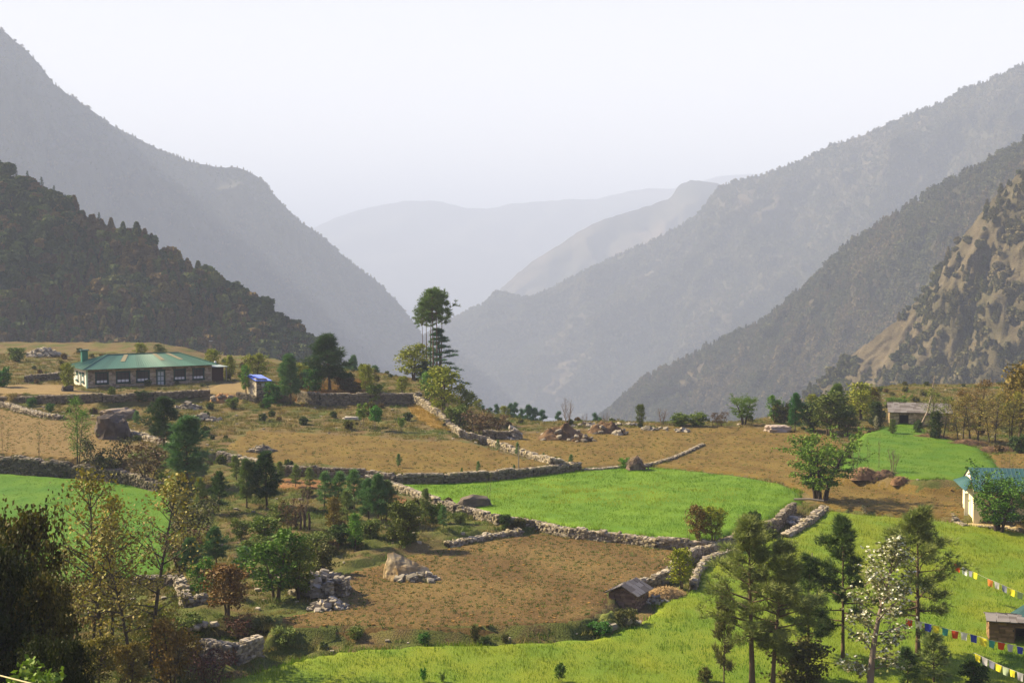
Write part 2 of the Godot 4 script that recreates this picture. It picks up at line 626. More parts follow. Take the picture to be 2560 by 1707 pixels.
# a small tree for a far wood: one mesh, white leaves tinted per copy
func far_tree(kind: String, sd: int, leaves: int) -> ArrayMesh:
	var r := RandomNumberGenerator.new()
	r.seed = sd
	var m := MB.new()
	m.tube(PackedVector3Array([Vector3(0, -0.2, 0), Vector3(0, 0.7, 0)]), PackedFloat32Array([0.05, 0.02]), 4, Color(0.9, 0.7, 0.6) * 0.6)
	for k in leaves:
		var t := r.randf()
		var a := r.randf() * TAU
		var at: Vector3
		var z := 0.16
		if kind == "cone":
			var rr := 0.34 * (1.0 - t) * sqrt(r.randf()) + 0.02
			at = Vector3(cos(a) * rr, 0.1 + t * 0.95, sin(a) * rr)
			z = 0.15
		else:
			var d := unit(r) * pow(r.randf(), 0.4)
			at = Vector3(d.x * 0.46, 0.55 + d.y * 0.42, d.z * 0.46)
			at += Vector3(sin(at.y * 9.0), 0, cos(at.x * 8.0)) * 0.05
		var g := (unit(r) + (at - Vector3(0, 0.4, 0)) * 0.8).normalized()
		var u := g.cross(unit(r)).normalized()
		var w := u.cross(g).normalized()
		var c := Color(1, 1, 1) * r.randf_range(0.7, 1.2)
		m.quad(at - u * z, at + w * z * 0.8, at + u * z, at - w * z * 0.8, c)
	return m.mesh()

# ---------------------------------------------------------------- walls of loose stone
var weed_spots := []
var stones := []
var stone_mats := []
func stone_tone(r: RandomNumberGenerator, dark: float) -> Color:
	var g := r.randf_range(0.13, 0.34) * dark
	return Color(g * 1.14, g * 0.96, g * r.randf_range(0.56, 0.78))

# px: the foot of the wall as measured, [X, Y, ...]; h: heights, one for each point or one for all
func stone_wall(called: String, label: String, px: Array, h: Array, width: float, parts: int, dark := 1.0, mess := 1.0, lift := 0.0) -> Node3D:
	var pts := PackedVector3Array()
	for k in range(0, px.size(), 2): pts.append(gp(px[k], px[k + 1]))
	return wall_along(called, label, pts, h, width, parts, dark, mess, lift)

func wall_along(called: String, label: String, pts: PackedVector3Array, h: Array, width: float, parts: int, dark := 1.0, mess := 1.0, lift := 0.0) -> Node3D:
	var r := RandomNumberGenerator.new()
	r.seed = hash(label)
	var o := base(called, pts[0])
	tag(o, label, "wall", "dry stone walls between the fields")
	var core := MB.new()
	var spots := []
	var cap_spots := []
	var hh := func(s: float) -> float: return (h[0] as float) if h.size() == 1 else lerpf(h[int(minf(s, h.size() - 1.001))], h[int(minf(s, h.size() - 1.001)) + 1], fmod(minf(s, h.size() - 1.001), 1.0))
	var ch := 0.135
	for k in pts.size() - 1:
		var a := pts[k]
		var b := pts[k + 1]
		var d := Vector3(b.x - a.x, 0, b.z - a.z)
		var L := d.length()
		if L < 0.05: continue
		d /= L
		var nrm := Vector3(-d.z, 0, d.x)
		if nrm.z < 0: nrm = -nrm
		for w in int(L / 0.5):
			var f := r.randf()
			if r.randf() < 0.7: weed_spots.append(a.lerp(b, f) + nrm * (width * 0.5 + r.randf_range(0.05, 0.35)) * (1.0 if r.randf() < 0.6 else -1.0))
		var nseg := maxi(1, int(L / 0.6))
		for s in nseg:
			var f0 := float(s) / nseg
			var f1 := float(s + 1) / nseg
			var p0 := a.lerp(b, f0)
			var p1 := a.lerp(b, f1)
			var y0 := minf(p0.y, hgt(p0.x, p0.z)) - 0.3
			var y1 := minf(p1.y, hgt(p1.x, p1.z)) - 0.3
			var t0: float = p0.y + hh.call(k + f0) * 0.9
			var t1: float = p1.y + hh.call(k + f1) * 0.9
			var wv := nrm * (width * 0.5 - 0.09)
			var q := [Vector3(p0.x, y0, p0.z), Vector3(p1.x, y1, p1.z), Vector3(p1.x, t1, p1.z), Vector3(p0.x, t0, p0.z)]
			var cc := Color(0.085, 0.072, 0.055) * dark
			core.quad(q[0] + wv - o.position, q[1] + wv - o.position, q[2] + wv - o.position, q[3] + wv - o.position, cc)
			core.quad(q[0] - wv - o.position, q[1] - wv - o.position, q[2] - wv - o.position, q[3] - wv - o.position, cc)
			core.quad(q[3] + wv - o.position, q[2] + wv - o.position, q[2] - wv - o.position, q[3] - wv - o.position, cc)
		var top: float = maxf(hh.call(k), hh.call(k + 1.0))
		for row in int(ceil(top / ch)) + 1:
			var s := r.randf() * 0.3
			while s < L:
				var ln := r.randf_range(0.13, 0.36)
				var f := clampf((s + ln * 0.5) / L, 0.0, 1.0)
				var p := a.lerp(b, f)
				var hm: float = hh.call(k + f) * (1.0 + 0.12 * mess * nz.get_noise_2d((s + k * 7.0) * 40.0, 5.0))
				var y := row * ch + r.randf_range(-0.02, 0.02)
				s += ln * 0.92
				if y > hm + 0.02: continue
				var cap: bool = y > hm - ch * 1.05
				for side in ([1.0, -1.0, 0.0] if cap else [1.0, -1.0]):
					var q: Vector3 = p + nrm * side * (width * 0.5 - 0.1 + r.randf_range(-0.03, 0.05) * mess) + Vector3.UP * (y + lift + (0.03 if side == 0.0 else 0.0))
					var g := hgt(q.x, q.z)
					if q.y < g - 0.12: continue
					var bs := Basis.looking_at(nrm, Vector3.UP) * Basis.from_euler(Vector3(r.randf_range(-0.15, 0.15), r.randf_range(-0.2, 0.2), r.randf_range(-0.2, 0.2)) * mess)
					bs = bs * Basis.from_scale(Vector3(ln, ch * r.randf_range(0.85, 1.25) * (1.25 if cap else 1.0), r.randf_range(0.16, 0.28)))
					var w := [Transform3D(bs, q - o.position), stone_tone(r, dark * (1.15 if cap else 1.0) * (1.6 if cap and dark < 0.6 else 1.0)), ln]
					if cap or side > 0.0: cap_spots.append(w)
					else: spots.append(w)
	# the largest faces seen get an object each
	cap_spots.sort_custom(func(x, y): return x[2] > y[2])
	for k in cap_spots.size():
		if k < parts:
			var w: Array = cap_spots[k]
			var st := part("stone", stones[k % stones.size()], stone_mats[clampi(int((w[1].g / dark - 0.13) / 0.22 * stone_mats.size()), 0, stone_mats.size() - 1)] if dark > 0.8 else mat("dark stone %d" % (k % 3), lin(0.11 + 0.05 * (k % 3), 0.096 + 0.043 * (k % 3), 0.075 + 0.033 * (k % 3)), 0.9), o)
			st.transform = w[0]
		else: spots.append(cap_spots[k])
	part("rubble_core", core.mesh(), mat("earth", Color(1, 1, 1), 1.0), o)
	for vI in 3:
		var where := []
		var tint := []
		for k in range(vI, spots.size(), 3):
			where.append(spots[k][0])
			tint.append(spots[k][1])
		if where.size():
			var mm := multi("stone_fill" if vI == 0 else "stone_fill_%03d" % vI, stones[vI], mat("stone", Color(1, 1, 1), 0.9), where, tint, o)
	return o

func heap(called: String, label: String, category: String, at: Vector3, size: Vector3, count: int, stone: float, dark := 1.0, group := "") -> Node3D:
	var r := RandomNumberGenerator.new()
	r.seed = hash(label)
	var o := base(called, at)
	tag(o, label, category, group)
	for k in count:
		var a := r.randf() * TAU
		var rr := sqrt(r.randf())
		var y := (1.0 - rr * rr) * size.y * r.randf_range(0.5, 1.0)
		var s := stone * r.randf_range(0.6, 1.5)
		var st := part("stone", stones[k % stones.size()], stone_mats[r.randi() % stone_mats.size()], o)
		st.transform = Transform3D(Basis.from_euler(jit(r, 0.6)) * Basis.from_scale(Vector3(s * 1.3, s * 0.7, s)), Vector3(cos(a) * rr * size.x * 0.5, y, sin(a) * rr * size.z * 0.5))
	return o

# a mound of earth, turf or straw
func mound(called: String, label: String, category: String, at: Vector3, size: Vector3, c0: Color, c1: Color, turn := 0.0, straw := 0, group := "") -> Node3D:
	var m := MB.new()
	var n := 26
	var sd := hash(label) % 1000
	for b in n:
		for a in n:
			var u := 2.0 * a / (n - 1) - 1.0
			var w := 2.0 * b / (n - 1) - 1.0
			var d := sqrt(u * u + w * w)
			var hN := 0.5 + 1.1 * nz.get_noise_2d(u * 90.0 + sd * 13, w * 90.0) + 0.7 * nz2.get_noise_2d(u * 330.0 + sd * 7, w * 330.0)
			var y := maxf(0.0, 1.0 - pow(d, 2.2)) * (0.62 + 0.55 * hN) * size.y * 0.85 - (0.25 if d > 0.98 else 0.0) - 0.06
			m.v.append(Vector3(u * size.x * 0.5, y, w * size.z * 0.5))
			m.c.append(c0.lerp(c1, clampf(0.5 + nz2.get_noise_2d(u * 200.0 + sd, w * 200.0) * 1.6, 0, 1)))
	m.grid(n, n, 0)
	m.smooth()
	var o := base(called, at, turn)
	tag(o, label, category, group)
	part("heap", m.mesh(), mat("earth", Color(1, 1, 1), 1.0), o)
	if category == "mound":
		var q := RandomNumberGenerator.new()
		q.seed = sd
		for k in 16:
			var a := q.randf() * TAU
			var rr := q.randf_range(0.45, 1.05)
			var z := q.randf_range(0.18, 0.5)
			var st := part("stone", stones[k % 6], stone_mats[q.randi() % 3], o)
			st.transform = Transform3D(Basis.from_euler(jit(q, 0.5)) * Basis.from_scale(Vector3(z * 1.3, z * 0.7, z)), Vector3(cos(a) * rr * size.x * 0.5, maxf(0.0, 1.0 - pow(rr, 2.2)) * 0.7 * size.y, sin(a) * rr * size.z * 0.5))
	if straw:
		var s := MB.new()
		var r := RandomNumberGenerator.new()
		r.seed = sd
		for k in straw:
			var a := r.randf() * TAU
			var rr := sqrt(r.randf()) * 0.95
			var q := Vector3(cos(a) * rr * size.x * 0.5, maxf(0.0, 1.0 - pow(rr, 2.2)) * 0.85 * size.y, sin(a) * rr * size.z * 0.5)
			var d := (Vector3(cos(a), -0.5, sin(a)) + unit(r) * 0.7).normalized() * r.randf_range(0.15, 0.4)
			var w := d.cross(Vector3.UP).normalized() * 0.02
			s.tri(q - w, q + d + Vector3.UP * 0.06, q + w, c1 * r.randf_range(0.7, 1.4))
		part("straw", s.mesh(), mat("earth", Color(1, 1, 1), 1.0), o)
	return o

func boulder(called: String, label: String, at: Vector3, size: Vector3, turn: float, c0: Color, c1: Color, sd: int, round_ := 0.55, amp := 0.35) -> Node3D:
	var o := base(called, at, turn)
	tag(o, label, "boulder")
	var b := part("stone", rock(12, size, round_, amp, 0.5, sd, c0, c1), mat("boulder", Color(1, 1, 1), 0.9), o)
	b.position.y = size.y * 0.22
	return o

# stones laid in courses on an upright face; holes: [x0, y0, x1, y1]
func facing(parent: Node3D, origin: Vector3, along: Vector3, w: float, h: float, out: Vector3, sx: float, sy: float, holes: Array, tone: Color, vary: float, called := "stone_facing") -> void:
	var r := RandomNumberGenerator.new()
	r.seed = int(w * 1000 + h * 77 + origin.x * 31)
	var where := []
	var tint := []
	var bs := Basis(along, Vector3.UP, out)
	var y := 0.0
	while y < h - 0.03:
		var hh := minf(sy * r.randf_range(0.7, 1.3), h - y)
		var x := 0.0
		while x < w - 0.02:
			var ww := minf(sx * r.randf_range(0.5, 1.5), w - x)
			var cut := false
			for q in holes:
				if x + ww > q[0] and x < q[2] and y + hh > q[1] and y < q[3]:
					if x < q[0] - 0.1: ww = q[0] - x
					elif x + ww > q[2] + 0.1 and x >= q[0]:
						var x2: float = q[2]
						ww = x + ww - x2
						x = x2
					else:
						cut = true
						ww = maxf(0.05, minf(ww, q[2] - x))
			if not cut:
				where.append(Transform3D(bs * Basis.from_euler(jit(r, 0.05)) * Basis.from_scale(Vector3(ww * 0.97, hh * 0.93, 0.16)), origin + along * (x + ww * 0.5) + Vector3.UP * (y + hh * 0.5) + out * r.randf_range(-0.035, 0.0)))
				var g := 1.0 + r.randf_range(-vary, vary)
				tint.append(Color(tone.r * g, tone.g * g * r.randf_range(0.95, 1.03), tone.b * g * r.randf_range(0.85, 1.1)))
			x += ww
		y += hh
	multi(called, stones[6], mat("stone", Color(1, 1, 1), 0.9), where, tint, parent)

func panel(called: String, parent: Node3D, ctr: Vector3, size: Vector3, col: Color, rough := 0.7) -> MeshInstance3D:
	var m := MB.new()
	m.box(Vector3.ZERO, size, Color(1, 1, 1))
	return part(called, m.mesh(), mat("flat %s %.1f" % [col.to_html(false), rough], col, rough), parent, ctr)

# ribbed sheet metal on a roof face given by its corners: eave start, eave end, ridge end, ridge start
func sheets(m: MB, a: Vector3, b: Vector3, c: Vector3, d: Vector3, count: int, col: Color, sd: int) -> void:
	var r := RandomNumberGenerator.new()
	r.seed = sd
	var nrm := (b - a).cross(d - a).normalized()
	if nrm.y < 0: nrm = -nrm
	for k in count:
		var f0 := float(k) / count
		var f1 := float(k + 1) / count
		var cc := col * r.randf_range(0.84, 1.14)
		var e0 := a.lerp(b, f0)
		var e1 := a.lerp(b, f1)
		var g0 := d.lerp(c, f0)
		var g1 := d.lerp(c, f1)
		m.quad(e0, g0, g1, e1, cc)
		m.quad(e0 - nrm * 0.05, g0 - nrm * 0.05, g1 - nrm * 0.05, e1 - nrm * 0.05, cc * 0.8)
		m.quad(e0, e1, e1 - nrm * 0.05, e0 - nrm * 0.05, cc)
		for q in 3:
			var t := lerpf(f0, f1, (q + 0.5) / 3.0)
			var p0 := a.lerp(b, t)
			var p1 := d.lerp(c, t)
			if (p1 - p0).length() < 0.2: continue
			var sidew := (b - a).normalized() * 0.025
			m.quad(p0 - sidew, p1 - sidew, p1 + nrm * 0.03, p0 + nrm * 0.03, cc)
			m.quad(p0 + sidew, p1 + sidew, p1 + nrm * 0.03, p0 + nrm * 0.03, cc)

# small gabled stone hut; local x along the ridge, door on the +z side
func hut(called: String, label: String, at: Vector3, turn: float, w: float, d: float, h: float, rise: float, tone: Color, slate: Color, door: Array, metal := false) -> Node3D:
	var o := base(called, at, turn)
	tag(o, label, "hut")
	var m := MB.new()
	var core := Color(0.06, 0.05, 0.04)
	var t := 0.12
	for sgn in [-1.0, 1.0]:
		m.box(Vector3(sgn * (w * 0.5 - t), h * 0.5 - 0.15, 0), Vector3(t, h + 0.3, d - 2 * t), core)
		m.tri(Vector3(sgn * (w * 0.5 - t), h, d * 0.5 - t), Vector3(sgn * (w * 0.5 - t), h + rise * 0.92, 0), Vector3(sgn * (w * 0.5 - t), h, -d * 0.5 + t), core)
	m.box(Vector3(0, h * 0.5 - 0.15, -d * 0.5 + t), Vector3(w - 3 * t, h + 0.3, t), core)
	if door.size():
		m.box(Vector3((-w * 0.5 + t + door[0]) * 0.5 + 0.02, h * 0.5 - 0.15, d * 0.5 - t), Vector3(door[0] + w * 0.5 - t, h + 0.3, t), core)
		m.box(Vector3((w * 0.5 - t + door[1]) * 0.5 - 0.02, h * 0.5 - 0.15, d * 0.5 - t), Vector3(w * 0.5 - t - door[1], h + 0.3, t), core)
		m.box(Vector3((door[0] + door[1]) * 0.5, (h + door[2]) * 0.5, d * 0.5 - t), Vector3(door[1] - door[0], h - door[2], t), core)
	else:
		m.box(Vector3(0, h * 0.5 - 0.15, d * 0.5 - t), Vector3(w - 3 * t, h + 0.3, t), core)
	part("wall", m.mesh(), mat("earth", Color(1, 1, 1), 1.0), o)
	var holes := []
	if door.size(): holes = [[door[0] + w * 0.5, -1.0, door[1] + w * 0.5, door[2]]]
	facing(o, Vector3(-w * 0.5, -0.1, d * 0.5 - 0.05), Vector3.RIGHT, w, h + 0.1, Vector3.BACK, 0.34, 0.13, holes, tone, 0.4)
	facing(o, Vector3(-w * 0.5 + 0.05, -0.1, -d * 0.5), Vector3.BACK, d, h + 0.1, Vector3.LEFT, 0.34, 0.13, [], tone, 0.4, "stone_facing_001")
	facing(o, Vector3(w * 0.5 - 0.05, -0.1, d * 0.5), Vector3.FORWARD, d, h + 0.1, Vector3.RIGHT, 0.34, 0.13, [], tone, 0.4, "stone_facing_002")
	var steps := int(rise / 0.13) + 1
	for k in steps:
		var f := (k + 0.5) / steps
		var half := d * 0.5 * (1.0 - f)
		if half > 0.12:
			facing(o, Vector3(-w * 0.5 + 0.05, h + rise * float(k) / steps, -half), Vector3.BACK, half * 2, rise / steps, Vector3.LEFT, 0.3, 0.13, [], tone, 0.4, "gable_stones_%03d" % k)
	if door.size():
		panel("door_frame", o, Vector3((door[0] + door[1]) * 0.5, door[2] + 0.04, d * 0.5 - 0.02), Vector3(door[1] - door[0] + 0.2, 0.09, 0.14), lin(0.12, 0.07, 0.045))
		panel("door_frame", o, Vector3(door[0] + 0.03, door[2] * 0.5, d * 0.5 - 0.03), Vector3(0.06, door[2], 0.12), lin(0.12, 0.07, 0.045))
		panel("door_frame", o, Vector3(door[1] - 0.03, door[2] * 0.5, d * 0.5 - 0.03), Vector3(0.06, door[2], 0.12), lin(0.12, 0.07, 0.045))
	var ov := 0.18
	if metal:
		var rm := MB.new()
		sheets(rm, Vector3(-w * 0.5 - ov, h - 0.1, d * 0.5 + ov), Vector3(w * 0.5 + ov, h - 0.1, d * 0.5 + ov), Vector3(w * 0.5 + ov, h + rise, 0), Vector3(-w * 0.5 - ov, h + rise, 0), int(w / 0.8) + 1, slate, 3)
		sheets(rm, Vector3(w * 0.5 + ov, h - 0.1, -d * 0.5 - ov), Vector3(-w * 0.5 - ov, h - 0.1, -d * 0.5 - ov), Vector3(-w * 0.5 - ov, h + rise, 0), Vector3(w * 0.5 + ov, h + rise, 0), int(w / 0.8) + 1, slate, 4)
		part("roof", rm.mesh(), mat("tin", Color(1, 1, 1), 0.45), o)
	else:
		var r := RandomNumberGenerator.new()
		r.seed = hash(label)
		var deck := MB.new()
		for sgn in [-1.0, 1.0]:
			var e := Vector3(0, h - 0.06, sgn * (d * 0.5 + ov))
			var top := Vector3(0, h + rise, 0)
			var hw := Vector3(w * 0.5 + ov * 0.8, 0, 0)
			deck.quad(e - hw, e + hw, top + hw, top - hw, Color(0.05, 0.04, 0.03))
			var along := (top - e)
			var L := along.length()
			along /= L
			var nrm: Vector3 = Vector3.RIGHT.cross(along) * (-1.0 if sgn > 0 else 1.0)
			if nrm.y < 0: nrm = -nrm
			var rows := int(L / 0.38) + 1
			for k in rows:
				var x := -w * 0.5 - ov
				while x < w * 0.5 + ov - 0.1:
					var ww := r.randf_range(0.35, 0.75)
					ww = minf(ww, w * 0.5 + ov - x)
					var sl := part("slate", stones[6], mat("slate %d" % (r.randi() % 4), Color(slate.r, slate.g, slate.b).lightened(0.08 * (r.randi() % 4)), 0.85), o)
					var q := e + along * (L * (k + 0.5) / rows) + nrm * (0.05 + 0.02 * r.randf()) + Vector3(x + ww * 0.5, 0, 0)
					sl.transform = Transform3D(Basis(Vector3.RIGHT, nrm, Vector3.RIGHT.cross(nrm)) * Basis.from_euler(Vector3(0.07 * sgn, r.randf_range(-0.1, 0.1), r.randf_range(-0.05, 0.05))) * Basis.from_scale(Vector3(ww * 0.97, 0.05, L / rows * 1.25)), q)
					x += ww
		part("roof", deck.mesh(), mat("earth", Color(1, 1, 1), 1.0), o)
	return o

func flags(label: String, px: Array, D0: float, D1: float, colours: Array, size: float) -> void:
	var pts := PackedVector3Array()
	var n := px.size() / 2
	for k in n: pts.append(at_depth(px[2 * k], px[2 * k + 1], lerpf(D0, D1, float(k) / (n - 1))))
	var o := base("prayer_flag_string", pts[0])
	tag(o, label, "prayer flags", "strings of prayer flags")
	var loc := PackedVector3Array()
	var rad := PackedFloat32Array()
	for p in pts:
		loc.append(p - pts[0])
		rad.append(0.008)
	var m := MB.new()
	m.tube(loc, rad, 4, Color(0.5, 0.48, 0.42))
	part("cord", m.mesh(), mat("earth"), o)
	var r := RandomNumberGenerator.new()
	r.seed = hash(label)
	var tot := 0.0
	for k in n - 1: tot += loc[k].distance_to(loc[k + 1])
	for k in colours.size():
		if colours[k] == null: continue
		var s := tot * (k + 0.15) / colours.size()
		var a := loc[0]
		var dir := Vector3.RIGHT
		var acc := 0.0
		for j in n - 1:
			var L := loc[j].distance_to(loc[j + 1])
			if acc + L >= s:
				a = loc[j].lerp(loc[j + 1], (s - acc) / L)
				dir = (loc[j + 1] - loc[j]).normalized()
				break
			acc += L
		var f := MB.new()
		var sw := r.randf_range(-0.35, 0.35)
		var c: Color = colours[k]
		var w := size * r.randf_range(0.88, 1.08)
		for yy in 5:
			for xx in 5:
				var u := xx / 4.0
				var v := yy / 4.0
				var nar := 1.0 - 0.22 * v
				f.v.append(dir * w * ((u - 0.5) * nar + 0.5) + Vector3.DOWN * w * 1.12 * v + Vector3(-sw * 0.3, 0, sw) * v * w + Vector3(0, 0, 1) * sin(u * 5.0 + v * 2.0 + k) * 0.09 * w * (0.4 + v))
				f.c.append(c)
		f.grid(5, 5, 0)
		f.smooth()
		part("flag", f.mesh(), mat("cloth", Color(1, 1, 1), 0.9, true), o, a)

# field: one sheet that dips under the ground at its edge
func field(called: String, label: String, px: Array, top: float, c0: Color, c1: Color, freq: float, mt: Material, soft := 0.5, rough := 0.03, patch := 0.0, c2 := Color()) -> PackedVector2Array:
	var poly := poly_px(px)
	var lo := poly[0]
	var hi := poly[0]
	for p in poly:
		lo = lo.min(p)
		hi = hi.max(p)
	var m := MB.new()
	var step := 0.5
	var nx := int((hi.x - lo.x) / step) + 4
	var nzz := int((hi.y - lo.y) / step) + 4
	var sdv := PackedFloat32Array()
	for b in nzz:
		for a in nx:
			var q := lo + Vector2(a - 1.5, b - 1.5) * step
			var s := inside(q, poly) + nz2.get_noise_2d(q.x * 45.0, q.y * 45.0) * 0.45 * soft
			sdv.append(s)
			var y := hgt(q.x, q.y) + lerpf(-0.35, top, smoothstep(-soft, soft * 0.5, s)) + rough * nz.get_noise_2d(q.x * 130.0, q.y * 130.0)
			m.v.append(Vector3(q.x, y, q.y))
			var t := clampf(0.5 + nz.get_noise_2d(q.x * freq, q.y * freq * 0.7) * 1.1 + nz2.get_noise_2d(q.x * 60.0, q.y * 60.0) * 0.35, 0.0, 1.0)
			var cc := c0.lerp(c1, t)
			if patch > 0.0: cc = cc.lerp(c2, clampf(nz2.get_noise_2d(q.x * freq * 1.6 + 400.0, q.y * freq * 1.1) * 3.0 - 1.0 + patch, 0.0, 1.0))
			m.c.append(cc)
			var gx := int(round((q.x - GX0) / GS))
			var gd := int(round((-q.y - GD0) / GS))
			if s > -0.3 and gx >= 0 and gd >= 0 and gx < GN and gd < GN: cover[gd * GN + gx] = 1.0
	for b in nzz - 1:
		for a in nx - 1:
			var q := b * nx + a
			if maxf(maxf(sdv[q], sdv[q + 1]), maxf(sdv[q + nx], sdv[q + nx + 1])) < -1.2 * soft - 0.3: continue
			m.i.append(q); m.i.append(q + nx); m.i.append(q + nx + 1)
			m.i.append(q); m.i.append(q + nx + 1); m.i.append(q + 1)
	m.smooth()
	var o := part(called, m.mesh(), mt)
	tag(o, label, "", "", "structure")
	return poly

func sow(called: String, label: String, polys: Array, m: Mesh, mt: Material, step: float, inset: float, lift: float, s0: float, s1: float, tint: Callable, chance := 1.0, sd := 1) -> void:
	var r := RandomNumberGenerator.new()
	r.seed = sd
	var where := []
	var tints := []
	for poly in polys:
		var lo: Vector2 = poly[0]
		var hi: Vector2 = poly[0]
		for p in poly:
			lo = lo.min(p)
			hi = hi.max(p)
		var y := lo.y
		while y < hi.y:
			var x := lo.x
			while x < hi.x:
				var q := Vector2(x, y) + Vector2(r.randf_range(-0.5, 0.5), r.randf_range(-0.5, 0.5)) * step
				x += step
				if r.randf() > chance: continue
				if -q.y > 215 or absf(q.x) > -q.y * 0.40 + 2.0: continue
				if inside(q, poly) < inset: continue
				var c: Variant = tint.call(q, r)
				if c == null: continue
				where.append(Transform3D(Basis(Vector3.UP, r.randf() * TAU).scaled(Vector3.ONE * r.randf_range(s0, s1)), Vector3(q.x, hgt(q.x, q.y) + lift, q.y)))
				tints.append(c)
			y += step
	var o := multi(called, m, mt, where, tints)
	tag(o, label, "", "", "stuff")

func tuft(blades: int, spread: float, h: float, w: float, lean: float, sd: int) -> ArrayMesh:
	var r := RandomNumberGenerator.new()
	r.seed = sd
	var m := MB.new()
	for k in blades:
		var q := Vector3(r.randf_range(-1, 1), 0, r.randf_range(-1, 1)) * spread
		var t := q + Vector3(r.randf_range(-lean, lean), h * r.randf_range(0.6, 1.15), r.randf_range(-lean, lean))
		var a := r.randf() * TAU
		var s := Vector3(cos(a), 0, sin(a)) * w
		m.tri(q - s - Vector3(0, 0.04, 0), t, q + s - Vector3(0, 0.04, 0), Color(1, 1, 1) * r.randf_range(0.75, 1.25))
	return m.mesh()

